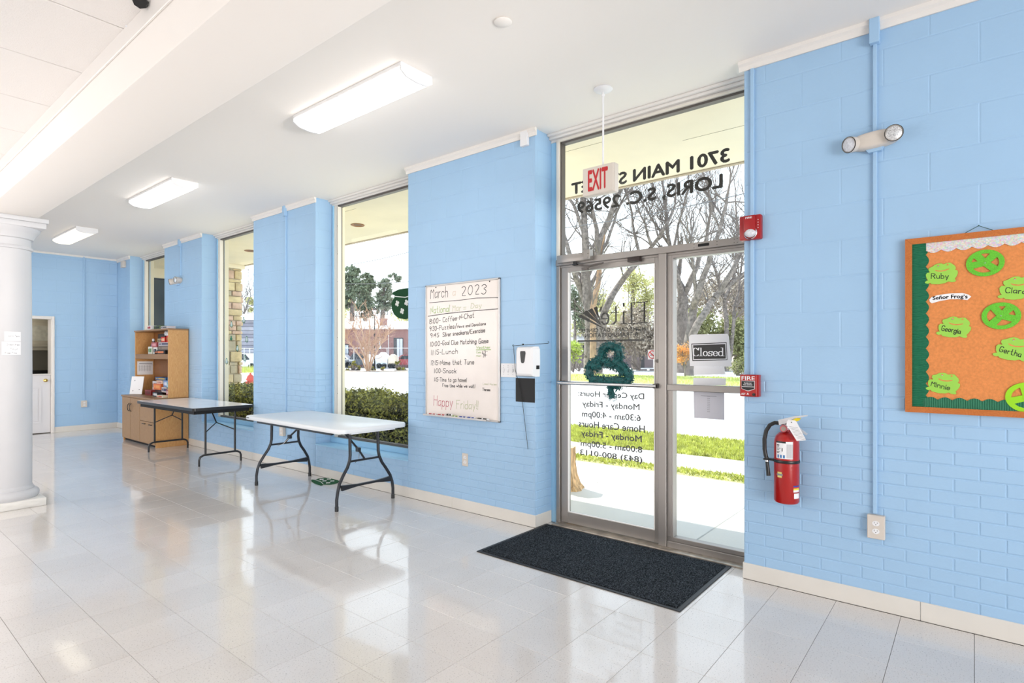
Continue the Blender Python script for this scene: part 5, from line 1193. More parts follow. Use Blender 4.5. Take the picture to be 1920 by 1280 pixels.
mb = MB(Matrix.Translation((3.52, 10.5, US))); mb.lathe([(.021, .215), (.021, .25), (.01, .255)], 12); mb.build('cap', PAPER, t)
t = thing('crumpled_bag', 'crumpled clear plastic bag on top of the upper shelf stack', 'bag', (3.5, 9.76, US + .28)); mb = MB(); mb.ball((3.51, 9.78, US + .318), .085, 3, (.8, 1.35, .62), .18); mb.build('bag_film', mat('plastic film', (.62, .64, .66), .18, noise=.4, nscale=40), t, sharp=5, smooth=False)
# papers
def leafp(name, label, cat, y0, z0, w, h, X, tilt, lines, dark=False):
    t = thing(name, label, cat, (X, y0, z0) if X else (y0, CY1 - .02, z0)); F = (wallF(y0, z0, X) if X else frontF(y0, z0, CY1 - .0205)) @ Matrix.Rotation(R(tilt), 4, 'Z')
    MB(F).box(0, w, 0, h, 0, .0015).build('sheet', PAPER if not dark else mat('grey sheet', (.42, .42, .42), .7), t)
    mb = MB(F)
    for q in lines: mb.box(q[0] * w, q[1] * w, q[2] * h, q[3] * h, .0016, .0022)
    mb.build('print', INKG, t, smooth=False)
leafp('schedule_sheet', 'white printed schedule sheet on the inner left side of the hutch', 'paper', 3.412, 1.065, .235, .225, None, 0, [(.12, .95, .82, .86), (.08, .97, .72, .74)] + [(.12 + .17 * k, .13 + .17 * k, .25, .7) for k in range(5)] + [(.08, .9, .3 + .08 * k, .31 + .08 * k) for k in range(5)])
leafp('printed_card', 'grey tilted card with dark rows of print in the hutch', 'paper', 9.80, 1.07, .19, .25, WX - .10, -6, [(0, 1, 0, .03), (0, 1, .97, 1), (0, .05, 0, 1), (.95, 1, 0, 1), (.05, .95, .84, .93)] + [(.12 + .2 * k, .26 + .2 * k, z, z + .09) for k in range(4) for z in (.62, .48, .2)] + [(.1, .9, .36, .39)], True)
LS = .743
sbox('game_box', 'dark red box at the bottom left of the lower games', 'box', 10.42, 3.47, LS, .26, .12, .085, (.50, .10, .10), (.35, .05, .05), group=G2)
sbox('game_box', 'very dark wide box at the bottom of the lower games', 'box', 10.08, 3.53, LS, .36, .14, .10, (.20, .08, .07), (.3, .12, .1), group=G2)
sbox('game_box', 'white box with a dark figure standing left in the lower games', 'box', 10.44, 3.56, LS + .086, .16, .1, .14, (.80, .78, .80), (.25, .2, .25), group=G2)
sbox('game_box', 'orange box in the middle of the lower games', 'box', 10.12, 3.50, LS + .10, .30, .12, .095, (.86, .42, .16), (.9, .6, .3), group=G2)
sbox('game_box', 'pale peach box on top of the orange box', 'box', 10.08, 3.52, LS + .196, .24, .12, .05, (.88, .76, .66), (.7, .5, .5), group=G2)
sbox('game_box', 'white patterned box beside the orange box', 'box', 9.80, 3.50, LS + .07, .26, .12, .08, (.80, .74, .72), (.25, .25, .4), group=G2)
sbox('game_box', 'blue patterned box leaning in the lower games', 'box', 9.84, 3.53, LS + .151, .20, .12, .10, (.45, .55, .72), (.85, .85, .9), group=G2)
sbox('game_box', 'turquoise box beside the side panel in the lower games', 'box', 9.64, 3.50, LS + .13, .16, .12, .10, (.40, .68, .74), (.75, .85, .88), group=G2)
sbox('game_box', 'long blue flat box on top of the lower games', 'box', 10.26, 3.60, LS + .247, .46, .12, .045, (.16, .38, .60), (.75, .62, .25), group=G2)
sbox('game_box', 'dull blue flat box on top of the lower games, by the side panel', 'box', 9.78, 3.60, LS + .252, .38, .12, .05, (.36, .52, .64), (.6, .7, .8), group=G2)
sbox('game_box', 'pinkish box under the turquoise one', 'box', 9.64, 3.50, LS + .03, .16, .14, .09, (.62, .30, .30), (.85, .7, .7), group=G2)
sbox('game_box', 'small black box in front of the lower games', 'box', 9.98, 3.40, LS, .20, .07, .07, (.12, .14, .18), (.85, .85, .85), group=G2)
sbox('game_box', 'cream flat box lying in front of the lower games', 'box', 9.72, 3.38, LS, .24, .08, .035, (.88, .84, .74), (.8, .3, .2), group=G2)
t = thing('white_board_sheet', 'white panel leaning at the end of the credenza top', 'panel', (3.33, 10.78, .742)); F = frame((3.30, 10.90, .744), Vector((.55, -.83, 0)).normalized(), Vector((.16, .12, 1)).normalized()); MB(F).box(0, .22, 0, .30, 0, .01, .002).build('panel', PAPER, t)
mb = MB(F)
for q in ((.05, .05), (.16, .07), (.06, .22)): mb.box(q[0], q[0] + .012, q[1], q[1] + .018, .0101, .0108)
mb.build('dark_marks', INKG, t)
TT = HT + .004
sbox('small_box', 'small white box with a red mark on top of the hutch', 'box', 10.28, 3.43, TT, .16, .1, .065, (.86, .84, .84), (.6, .05, .1))
sbox('small_box', 'flat green and black box on top of the hutch', 'box', 10.0, 3.45, TT, .26, .1, .055, (.35, .42, .25), (.05, .06, .05))
sbox('small_box', 'flat white box on top of the hutch, beside the green one', 'box', 9.72, 3.46, TT, .26, .12, .04, (.78, .76, .78), (.3, .3, .3))

# ================================================================== OUTSIDE
CONC = mat('concrete', (.62, .60, .57), .8, noise=.06, nscale=1.3, bump=.1, bscale=40)
ASPH = mat('sun bleached paving', (.60, .585, .57), .85, noise=.05, nscale=.8)
GRASSB = mat('lawn earth', (.36, .35, .16), .9, noise=.25, nscale=3)
LAWN = mat('lawn', (.42, .46, .16), .9, noise=.22, nscale=.9)
struct('ground', MB().box(3.97, 120, -70, 120, GZ - .3, GZ - .012), ASPH, 'pale sunlit street and parking lot outside')
sw = thing('sidewalk', 'pale concrete sidewalk outside the entrance', 'sidewalk', (5, 2, GZ), kind='structure'); sw['kind'] = 'structure'; del sw['category']
ys = [-3.2 + 1.63 * k for k in range(12)]
for k in range(11):
    MB().box(3.975, 5.62, ys[k] + .006, ys[k + 1] - .006, GZ - .1, GZ, .006).build('paving_slab', CONC, sw)
    MB().box(5.632, 6.60, ys[k] + .006, ys[k + 1] - .006, GZ - .1, GZ, .006).build('paving_slab', CONC, sw)
    MB().box(7.06, 8.0, ys[k] + .006, ys[k + 1] - .006, GZ - .1, GZ, .006).build('paving_slab', CONC, sw)
# canopy with recessed lights
cn = struct('canopy', MB().box(3.97, 5.50, YB, 20, 3.20, 3.30), EXT_CREAM, 'cream painted canopy over the sidewalk')
MB().box(5.44, 5.50, YB, 20, 3.19, 3.55, .004).build('fascia', mat('fascia', (.45, .36, .26), .6), cn)
mb = MB()
for q in (4.6,): mb.box(q, q + .003, 1.2, 1.9, 3.1985, 3.2)
for y in (2.42, 5.9): mb.box(4.2, 4.203, y, y + .5, 3.1985, 3.2)
mb.build('seam', mat('seam', (.3, .26, .18), .8), cn)
struct('wall_outer', MB().box(RX + .1, RX + .16, 2.757, 4.32, -.05, 3.3).box(RX + .1, RX + .16, 5.956, 7.444, -.05, 3.3).box(RX + .1, RX + .16, 9.045, 10.502, -.05, 3.3).box(RX + .1, RX + .16, YB, 1.12, -.05, 3.3).box(RX + .1, RX + .16, 12.15, 13.3, -.05, 3.3), EXT_CREAM, 'outer face of the storefront piers')
CAN = mat('rusty can light', (.30, .13, .04), .5, .3)
for i, (x, y) in enumerate(((4.74, 6.62), (4.74, 9.70), (4.74, 3.4))):
    if i == 2: continue
    t = thing('recessed_light', ('brown recessed canopy light seen through the window behind the white table', 'brown recessed canopy light seen through the window behind the black edged table')[i], 'recessed light', (x, y, 3.2), 'recessed lights in the canopy')
    mb = MB(Matrix.Translation((x, y, 3.2))); mb.lathe([(.055, .0), (.09, -.001), (.095, -.008), (.085, -.012), (.06, -.004), (.05, .0)], 28, False); mb.build('trim_ring', CAN, t)
    mb = MB(Matrix.Translation((x, y, 3.2))); mb.lathe([(.001, -.002), (.07, -.002)], 24, False); mb.build('bulb_recess', mat('can inside', (.10, .045, .02), .5, .4), t)
# end wall beyond the farthest window with a dark shop pane
wn = struct('wall_wing', MB().box(4.08, 4.34, 13.2, 13.4, -.05, 3.3).box(4.34, 6.2, 13.2, 13.4, 3.0, 3.3).box(4.34, 6.2, 13.2, 13.4, -.05, .4), EXT_CREAM, 'cream wing wall beyond the farthest window')
MB().box(4.33, 6.2, 13.22, 13.24, .4, 3.0).build('dark_pane', mat('dark shop glass', (.045, .052, .05), .06, noise=.5, nscale=1.5), wn)
mb = MB()
for x in (4.34, 4.80, 5.3): mb.box(x, x + .035, 13.19, 13.23, .4, 3.0, .003)
mb.box(4.34, 6.2, 13.19, 13.23, 2.97, 3.0, .003); mb.build('pane_frame', BLACK, wn)
# stone pillar: individual stones
pil = thing('stone_pillar', 'rough tan stone pillar carrying the canopy', 'pillar', (5.2, 11.7, GZ)); pil['kind'] = 'structure'; del pil['category']
MB().box(4.95, 5.40, 11.45, 12.05, GZ, 3.12).build('mortar_core', mat('mortar', (.55, .48, .36), .9), pil)
MB().box(4.9, 5.46, 11.38, 12.1, 3.12, 3.2, .004).build('pillar_cap', EXT_CREAM, pil)
STN = [mat('tan stone', C255(206, 186, 146), .85, noise=.15, nscale=12, bump=.5, bscale=22), mat('pink stone', C255(206, 176, 156), .85, noise=.15, nscale=12, bump=.5, bscale=22), mat('yellow stone', C255(216, 198, 156), .85, noise=.12, nscale=10, bump=.5, bscale=22), mat('grey stone', C255(186, 174, 150), .85, noise=.15, nscale=10, bump=.5, bscale=22)]
rg = random.Random(3); z = GZ
while z < 3.08:
    h = min(rg.choice((.07, .10, .13, .17, .21)), 3.12 - z); 
    def stones(F, w):
        u = 0
        while u < w - .02:
            l = min(rg.uniform(.12, .34), w - u)
            if w - u - l < .07: l = w - u
            MB(F).box(u + .007, u + l - .007, z + .006, z + h - .006, -.02, rg.uniform(.02, .06), .014).build('stone', rg.choice(STN), pil); u += l
    stones(frame((4.94, 11.45, 0), (1, 0, 0), (0, 0, 1)), .47)
    stones(frame((4.95, 12.05, 0), (0, -1, 0), (0, 0, 1)), .6)
    stones(frame((5.40, 11.45, 0), (0, 1, 0), (0, 0, 1)), .6)
    z += h
# stump on the sidewalk
sp = thing('tree_stump', 'bark covered tree stump standing outside the entrance door', 'stump', (5.16, 3.50, GZ))
BARK = mat('stump bark', C255(196, 160, 118), .95, noise=.45, nscale=9, stretch=(4, 4, .8), bump=1., bscale=14)
mb = MB(); n = 56; rg = random.Random(8); ang = [rg.uniform(-1, 1) for _ in range(n)]; vs = []; fs = []; zz = [GZ, GZ + .05, GZ + .15, GZ + .27, GZ + .38, GZ + .45]
for k, z in enumerate(zz):
    base = .235 - .09 * min(1, (z - GZ) / .22) ** .6 if k else .24
    for j in range(n):
        a = 2 * PI * j / n; r = base * (1 + .035 * math.sin(7 * a + 1) + .05 * ang[j] + rg.uniform(-.01, .01)); vs.append((5.16 + r * math.cos(a), 3.50 + r * math.sin(a), z))
for i in range(len(zz) - 1):
    for j in range(n): a = i * n + j; b = i * n + (j + 1) % n; fs.append((a, b, b + n, a + n))
mb.add(vs, fs); mb.build('bark', BARK, sp, sharp=15)
mb = MB(); mb.add([v for v in vs[-n:]], [tuple(range(n))]); mb.build('cut_top', mat('cut wood', C255(214, 188, 140), .8, noise=.2, nscale=30), sp)

# leaves and grass: small real quads, joined
def leaves(mb, pts, s, rg, flat=.3):
    for p in pts:
        u = Vector((rg.gauss(0, 1), rg.gauss(0, 1), rg.gauss(0, 1))).normalized(); v = u.orthogonal().normalized(); v = (v * math.cos(rg.random() * 6) + u.cross(v) * math.sin(rg.random() * 6)).normalized(); k = s * rg.uniform(.6, 1.3); w = k * .5
        mb.add([p - u * k, p + v * w, p + u * k, p - v * w], [(0, 1, 2, 3)])
def grass(name, label, x0, x1, y0, y1, n, h, m, edge=None):
    mb = MB(); rg = random.Random(4)
    for _ in range(n):
        x, y = rg.uniform(x0, x1), rg.uniform(y0, y1)
        if edge: 
            if rg.random() < edge * abs((x - (x0 + x1) / 2) / ((x1 - x0) / 2)) ** 2: continue
        a = rg.uniform(0, PI); d = Vector((math.cos(a), math.sin(a), 0)) * rg.uniform(.006, .014); t = Vector((rg.uniform(-.03, .03), rg.uniform(-.03, .03), h * rg.uniform(.5, 1.4)))
        p = Vector((x, y, GZ)); mb.add([p - d, p + d, p + d * .3 + t], [(0, 1, 2)])
    return tag(mb.build(name, m, origin=((x0 + x1) / 2, (y0 + y1) / 2, GZ), smooth=False), label, 'grass', kind='stuff')
GRS = mat('sunlit grass', C255(196, 200, 104), .8, noise=.4, nscale=7)
struct('ground', MB().box(6.6, 7.06, -3, 14, GZ - .1, GZ + .0, .004), GRASSB, 'earth of the narrow grass joint beside the sidewalk')
struct('ground', MB().box(8.0, 9.75, -3, 16, GZ - .1, GZ + .0, .01), GRASSB, 'earth of the verge between sidewalk and street')
grass('grass', 'thin line of grass along the sidewalk edge', 6.62, 7.05, 1.4, 7, 5000, .035, GRS, .9)
grass('grass', 'sunlit grass verge between sidewalk and street', 8.0, 9.8, .5, 8, 36000, .05, GRS)
struct('ground', MB().box(26.5, 37, 6.5, 26, GZ - .1, GZ + .01, .01), LAWN, 'yellow green lawn across the street')
grass('lawn_grass', 'sparse grass on the lawn across the street', 26.6, 36.8, 6.6, 22, 9000, .13, GRS)
# hedge
def hedge(label, x0, x1, y0, y1, z1, seed):
    rg = random.Random(seed); t = thing('hedge', label, 'hedge', ((x0 + x1) / 2, (y0 + y1) / 2, GZ), 'clipped hedges under the windows')
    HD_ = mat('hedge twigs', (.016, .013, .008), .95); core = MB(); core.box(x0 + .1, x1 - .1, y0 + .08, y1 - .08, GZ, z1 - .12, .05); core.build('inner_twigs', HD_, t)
    def cloud(n, lo):
        P = []
        for _ in range(n):
            f_ = rg.random(); y = rg.uniform(y0, y1); zt = z1 + .05 * math.sin(y * 5) + rg.gauss(0, .03)
            if f_ < .5: P.append(Vector((rg.uniform(x0, x1), y, zt - abs(rg.gauss(0, .05)))))
            elif f_ < .78: P.append(Vector((x0 + abs(rg.gauss(0, .05)), y, rg.uniform(GZ + .05, zt))))
            elif f_ < .9: P.append(Vector((x1 - abs(rg.gauss(0, .05)), y, rg.uniform(GZ + .05, zt))))
            else: P.append(Vector((rg.uniform(x0, x1), y0 + abs(rg.gauss(0, .04)), rg.uniform(GZ + .05, zt))))
        return P
    n = int(9000 * (y1 - y0))
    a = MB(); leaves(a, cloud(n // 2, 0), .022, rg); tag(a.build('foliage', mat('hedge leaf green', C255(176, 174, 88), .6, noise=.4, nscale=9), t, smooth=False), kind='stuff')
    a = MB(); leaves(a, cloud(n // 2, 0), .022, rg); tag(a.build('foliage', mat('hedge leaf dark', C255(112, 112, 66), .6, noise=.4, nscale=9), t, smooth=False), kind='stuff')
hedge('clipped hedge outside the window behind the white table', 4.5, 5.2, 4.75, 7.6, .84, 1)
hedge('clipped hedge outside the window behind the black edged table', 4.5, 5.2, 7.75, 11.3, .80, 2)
struct('ground', MB().box(4.3, 5.4, 4.6, 13.1, GZ, GZ + .04, .01), mat('bed soil', (.035, .028, .02), .95, noise=.3, nscale=12), 'dark soil bed under the hedges')

# ---- trees
BK = mat('bare bark', C255(128, 119, 114), .95, noise=.45, nscale=5, bump=.8, bscale=8)
BK2 = mat('brown bark', C255(160, 132, 108), .95, noise=.3, nscale=3)
TWG = mat('bare twigs', C255(120, 111, 107), .95)
def grow(mb, p, d, L, r, depth, rg, spread=.5, up=.12):
    pts = [p]; q = p; dd = d.copy(); n = 3
    for i in range(n):
        dd = (dd + Vector((rg.gauss(0, .14), rg.gauss(0, .14), rg.gauss(0, .1) + up * .5))).normalized(); q = q + dd * L / n; pts.append(q)
    mb.tube(pts, r, 4 if r < .05 else 6, False, r1=r * .55)
    if depth > 0:
        for k in range(rg.choice((2, 3, 3))):
            i = rg.choice((1, 2, 3, 3)); nd = (dd + Vector((rg.gauss(0, spread), rg.gauss(0, spread), rg.gauss(0, spread * .6) + up))).normalized()
            grow(mb, pts[i], nd, L * rg.uniform(.6, .85), r * .6, depth - 1, rg, spread, up)
def limb_tree(label, depth, limbs, seed, twig_depth=3, tw_len=1.6, tw_n=8, bark=BK, name='bare_tree', r_tw=.06):
    rg = random.Random(seed); base = at(*limbs[0][0][0], depth); base.z = GZ; t = thing(name, label, 'tree', base, 'bare trees across the street')
    mb = MB(); tw = MB()
    for pts, r0, r1 in limbs:
        if name == 'crape_myrtle': r1 = .05
        P = [at(*p, depth + rg.uniform(-.6, .6) * (i > 0)) for i, p in enumerate(pts)]
        if pts is limbs[0][0]: P[0].z = GZ - .05
        Q = []
        for a, b in zip(P[:-1], P[1:]): Q += [a, a.lerp(b, .5) + Vector((rg.gauss(0, .05), rg.gauss(0, .05), 0))]
        Q.append(P[-1]); mb.tube(Q, r0, 9, True, r1=r1)
        for k in range(tw_n):
            i = rg.randrange(max(1, len(Q) // 3), len(Q)); d = (Q[i] - Q[i - 1]).normalized(); nd = (d * .7 + Vector((rg.gauss(0, .6), rg.gauss(0, .6), rg.gauss(0, .35) + .15))).normalized()
            grow(tw, Q[i], nd, tw_len * rg.uniform(.7, 1.3), min(r_tw, r1 * .7 + .01), twig_depth, rg)
        grow(tw, Q[-1], (Q[-1] - Q[-2]).normalized(), tw_len * 1.3, r1 * .9, twig_depth, rg)
    mb.build('trunk', bark, t, sharp=60); tw.build('twigs', TWG if name != 'crape_myrtle' else mat('myrtle twigs', C255(186, 150, 124), .9), t, smooth=False)
limb_tree('tall bare tree left in the entrance door glass', 42, [([(1110, 700), (1110, 640), (1107, 585)], .62, .5), ([(1107, 590), (1090, 545), (1077, 512), (1062, 455), (1056, 425)], .3, .1), ([(1107, 590), (1100, 540), (1099, 480), (1096, 430), (1094, 370), (1093, 310)], .42, .14),
    ([(1096, 440), (1082, 400), (1068, 372), (1060, 340)], .16, .06), ([(1120, 480), (1119, 430), (1111, 395), (1104, 360)], .2, .08), ([(1119, 470), (1135, 425), (1150, 385), (1168, 345), (1180, 320)], .26, .09), ([(1125, 480), (1138, 455), (1150, 420), (1165, 380), (1180, 350)], .14, .05)], 21, 3, 1.7, 10)
limb_tree('bare tree with a brown trunk behind the shop lettering', 40, [([(1112, 698), (1112, 600), (1116, 555), (1124, 512), (1122, 485)], .24, .17), ([(1123, 505), (1128, 470), (1134, 440)], .12, .06)], 5, 2, 1.0, 3, BK2)
limb_tree('leaning bare tree in the upper right of the door glass', 44, [([(1122, 700), (1130, 600), (1140, 570), (1160, 535), (1180, 508), (1200, 488), (1222, 462), (1245, 430), (1262, 395)], .32, .1), ([(1200, 488), (1190, 440), (1185, 400), (1175, 365)], .14, .05), ([(1222, 462), (1210, 420), (1195, 385)], .12, .04)], 9, 3, 1.7, 10)
limb_tree('forked bare tree left in the sidelight', 46, [([(1279, 700), (1279, 620), (1280, 556)], .5, .42), ([(1280, 558), (1272, 525), (1265, 495), (1256, 460), (1250, 420), (1246, 370), (1240, 335)], .24, .07), ([(1280, 558), (1297, 520), (1310, 485), (1325, 445), (1332, 400), (1328, 350)], .26, .07), ([(1256, 460), (1236, 430), (1216, 400), (1200, 372)], .12, .04), ([(1262, 470), (1272, 420), (1282, 385), (1292, 350)], .12, .04)], 31, 3, 1.8, 10)
limb_tree('slanting bare tree behind the closed sign', 40, [([(1292, 702), (1290, 640), (1300, 580), (1307, 556), (1320, 515), (1332, 478), (1350, 430), (1362, 380), (1368, 345)], .34, .07), ([(1307, 556), (1302, 528), (1298, 490), (1296, 450)], .16, .06), ([(1296, 690), (1298, 628), (1324, 583), (1341, 558), (1365, 521), (1380, 492), (1396, 462), (1412, 430)], .3, .1), ([(1341, 558), (1370, 532), (1400, 508), (1425, 490)], .16, .06), ([(1350, 430), (1335, 400), (1330, 365)], .08, .03)], 44, 3, 1.8, 10)
limb_tree('slender bare tree right in the sidelight', 50, [([(1362, 700), (1362, 600), (1358, 560), (1345, 520), (1335, 490)], .24, .1), ([(1358, 560), (1376, 520), (1380, 480), (1386, 430), (1380, 390)], .16, .06), ([(1366, 690), (1376, 600), (1384, 550), (1390, 500)], .18, .08)], 61, 3, 1.8, 10)
# leafy trees and shrubs
def crown_tree(name, label, base_px, depth, crowns, leafm, n, ls, trunk=None, seed=1, cat='tree', group='trees and shrubs across the street', bark=BK):
    rg = random.Random(seed); b = at(*base_px, depth); b.z = GZ; t = thing(name, label, cat, b, group)
    a = MB()
    P = []
    tot = sum(c[2] * c[3] for c in crowns)
    for cx, cy, rx, ry in crowns:
        c = at(cx, cy, depth); k = depth / FPX
        m__ = int(n * rx * ry / tot); nc = max(1, min(60, int(m__ / 45) if rx > 8 else 6)); cs_ = []
        for _ in range(nc):
            v = Vector((rg.gauss(0, 1), rg.gauss(0, 1), rg.gauss(0, 1))).normalized() * rg.uniform(.1, 1.0) ** .6
            cs_.append(c + Vector((v.x * rx * k, v.y * rx * k, v.z * ry * k)))
        sg_ = (.17 if (name == 'pine_tree' or rx < 8) else .34) * rx * k
        for _ in range(m__):
            q = rg.choice(cs_) + Vector((rg.gauss(0, sg_), rg.gauss(0, sg_), rg.gauss(0, sg_ * .7)))
            if q.z > GZ: P.append(q)
    leaves(a, P, ls, rg); tag(a.build('foliage', leafm, t, smooth=False), kind='stuff')
    m_ = MB()
    if trunk:
        T = [at(*p, depth) for p in trunk[0]]; T[0].z = GZ - .02; m_.tube(T, trunk[1], 8, True, r1=trunk[2])
    for _ in range(10):
        q = rg.choice(P); src = (at(*rg.choice(trunk[0][1:]), depth) if trunk else b); m_.tube([src, src.lerp(q, .5) + Vector((rg.gauss(0, .2), rg.gauss(0, .2), 0)), q], .05 if depth > 30 else .02, 5, False, r1=.015)
    m_.build('branches', bark, t)
    return t
PINE = mat('pine needles', C255(118, 128, 104), .8, noise=.35, nscale=.8); YG = mat('spring leaves', C255(206, 204, 146), .8, noise=.3, nscale=.9); OLV = mat('olive leaves', C255(150, 152, 104), .8, noise=.35, nscale=.9); BUSH = mat('bright bush leaves', C255(186, 204, 96), .8, noise=.3, nscale=2); BRK = mat('grey brush', C255(176, 164, 150), .85, noise=.35, nscale=.8)
ORG_ = mat('azalea leaves', C255(220, 160, 92), .8, noise=.35, nscale=2)
crown_tree('pine_tree', 'tall pine left in the window behind the white table', (660, 690), 78, [(655, 520, 16, 20), (668, 545, 22, 22), (648, 560, 14, 26), (662, 505, 12, 8)], PINE, 5200, .22, ([(659, 690), (660, 600), (662, 530), (663, 505)], .42, .15), 1)
crown_tree('pine_tree', 'dense pine in the middle of the window behind the white table', (684, 690), 74, [(688, 540, 15, 30), (684, 575, 18, 24), (694, 528, 10, 10)], PINE, 5200, .2, ([(685, 690), (685, 600), (687, 530)], .4, .15), 2)
crown_tree('pine_tree', 'pine above the chimney in the window behind the white table', (716, 690), 80, [(716, 560, 13, 34), (724, 530, 14, 14), (742, 520, 12, 10), (730, 560, 14, 20)], mat('thin pine needles', C255(140, 148, 128), .8, noise=.3, nscale=.8), 3800, .2, ([(717, 690), (717, 600), (720, 530)], .5, .2), 3)
crown_tree('leafy_tree', 'pale green tree top above the brick house', (750, 690), 90, [(755, 590, 18, 12), (645, 575, 14, 24)], YG, 1500, .25, None, 4)
crown_tree('leafy_tree', 'pale spring tree in the middle of the entrance door glass', (1190, 700), 56, [(1190, 530, 22, 40), (1200, 590, 26, 40), (1170, 600, 20, 34), (1215, 560, 16, 40)], YG, 6000, .13, ([(1189, 700), (1189, 620), (1187, 540), (1190, 470)], .3, .08), 6)
crown_tree('leafy_tree', 'grey brush thicket behind the shop lettering', (1200, 700), 52, [(1190, 620, 30, 44), (1215, 640, 18, 34), (1140, 640, 22, 30)], BRK, 8000, .14, None, 7)
crown_tree('leafy_tree', 'dark evergreen at the left edge of the door glass', (1075, 700), 58, [(1075, 560, 14, 36), (1090, 590, 14, 40), (1110, 560, 12, 26)], PINE, 3200, .13, ([(1078, 700), (1078, 560)], .2, .1), 8)
crown_tree('leafy_tree', 'yellow green tree behind the fan logo', (1130, 700), 66, [(1130, 575, 24, 30), (1085, 620, 16, 22), (1155, 600, 20, 24)], YG, 2600, .16, None, 9)
crown_tree('leafy_tree', 'olive thicket low in the sidelight', (1340, 700), 52, [(1340, 640, 40, 24), (1310, 610, 30, 26), (1375, 620, 26, 30), (1395, 660, 16, 30)], OLV, 9000, .15, None, 10)
crown_tree('leafy_tree', 'grey brush between the trunks in the sidelight', (1330, 700), 58, [(1280, 590, 22, 36), (1330, 560, 34, 40), (1385, 560, 26, 50)], BRK, 7000, .15, None, 12)
crown_tree('shrub', 'round green bush at the left edge of the door glass', (1075, 688), 47, [(1074, 658, 13, 20)], BUSH, 2600, .09, None, 13, 'shrub')
crown_tree('shrub', 'orange azalea left of the closed sign', (1284, 704), 38, [(1276, 668, 14, 16), (1286, 658, 12, 14), (1272, 655, 10, 8)], ORG_, 1500, .06, ([(1285, 704), (1284, 690), (1280, 665)], .06, .02), 14, 'shrub')
crown_tree('shrub', 'dark shrub beside the right edge of the sidelight', (1382, 706), 40, [(1384, 690, 14, 14), (1394, 680, 10, 14)], OLV, 1800, .07, None, 15, 'shrub')
for i, (px, py, w) in enumerate([(1074, 684, 4), (1086, 682, 4), (1098, 683, 4)]):
    crown_tree('shrub', ['tiny clipped shrub below the green bush, the outer left one', 'tiny clipped shrub below the green bush, the middle one', 'tiny clipped shrub below the green bush, next to the garland'][i], (px, py), 50, [(px, py - 3, w, 3.5)], BUSH, 260, .06, None, 30 + i, 'shrub', 'tiny shrubs behind the garland')
# crape myrtle
limb_tree('leafless crape myrtle with many stems in the window behind the white table', 50, [([(690, 698), (684, 670), (676, 645), (664, 620)], .09, .03), ([(690, 698), (687, 665), (683, 635), (676, 605)], .09, .03), ([(691, 698), (690, 665), (692, 635), (692, 600)], .09, .03), ([(692, 698), (696, 670), (702, 645), (710, 615)], .08, .03), ([(692, 698), (700, 672), (714, 645), (724, 630)], .08, .03), ([(690, 698), (680, 675), (662, 650), (650, 632)], .08, .03)], 77, 3, .62, 18, mat('myrtle bark', C255(190, 160, 136), .9), 'crape_myrtle', .03)
# clipped shrubs by the island
for i, (px, py, rx) in enumerate([(656, 692, 7), (671, 689, 5), (689, 692, 5), (700, 692, 5), (719, 691, 5), (748, 691, 6), (758, 693, 6), (662, 681, 6), (690, 680, 5), (745, 679, 5)]):
    crown_tree('shrub', ['low', 'plump', 'flat', 'small', 'rounded', 'squat', 'wide', 'back row', 'back row', 'back row'][i] + ' clipped shrub ' + ['at the left end of the parking island', 'left of the crape myrtle stems', 'at the foot of the crape myrtle', 'in front of the lamp post', 'right of the lamp post', 'right on the island, second from its end', 'at the right end of the island', 'behind the island beside the dark car', 'behind the crape myrtle stems', 'below the covered trailer'][i], (px, py + 5), 52, [(px, py, rx, 4.5)], mat('box shrub leaves', C255(150, 146, 66), .8, noise=.4, nscale=3), 420, .07, None, 50 + i, 'shrub', 'clipped shrubs on the parking island')
# ---- brick house, window 1
def wallbox(mb, a, b, z0, z1, th=.3):
    d = (b - a); d.z = 0; d.normalize(); n = Vector((d.y, -d.x, 0)) * th
    vs = [a, b, b - n, a - n]; mb.add([(p.x, p.y, z0) for p in vs] + [(p.x, p.y, z1) for p in vs], [(0, 3, 2, 1), (4, 5, 6, 7), (0, 1, 5, 4), (1, 2, 6, 5), (2, 3, 7, 6), (3, 0, 4, 7)])
BRK_W = mat('far red brick', C255(150, 112, 108), .9, noise=.15, nscale=3); ROOFW = mat('pale roof', (.74, .71, .69), .7, noise=.05, nscale=.6)
HA, HB = at(560, 690, 66), at(860, 690, 66)
bh = thing('brick_house', 'long low red brick building with a pale roof beyond the parking lot', 'building', ((HA.x + HB.x) / 2, (HA.y + HB.y) / 2, GZ))
hz = lambda y, d=66: HCAM + (HOR - y) / FPX * d
mb = MB(); wallbox(mb, HA, HB, GZ, hz(617), 5); mb.build('brick_wall', BRK_W, bh)
dd = (HB - HA).normalized(); nn = Vector((dd.y, -dd.x, 0)); 
mb = MB(); e0, e1 = HA + nn * .5 - dd, HB + nn * .5 + dd; r0, r1 = HA - nn * 3 - dd, HB - nn * 3 + dd
mb.add([(e0.x, e0.y, hz(617)), (e1.x, e1.y, hz(617)), (r1.x, r1.y, hz(602, 69)), (r0.x, r0.y, hz(602, 69)), (e0.x, e0.y, hz(614.5)), (e1.x, e1.y, hz(614.5))], [(4, 5, 2, 3), (0, 1, 5, 4), (0, 3, 2, 1)]); mb.build('roof', ROOFW, bh)
def on_house(px, off=0.0):
    d = _ray(px, HOR); d.z = 0; n = nn; A_ = HA + n * off; A_ = Vector((A_.x, A_.y, 0)); t = A_.dot(n) / d.dot(n); return d * t
def hpatch(name, px0, px1, y0, y1, m, off=.06, parent=None):
    a, b = on_house(px0, off), on_house(px1, off); mb = MB(); wallbox(mb, a, b, hz(y1), hz(y0), .05); return mb.build(name, m, parent or bh, smooth=False)
DKG = mat('dark window', (.03, .035, .045), .15)
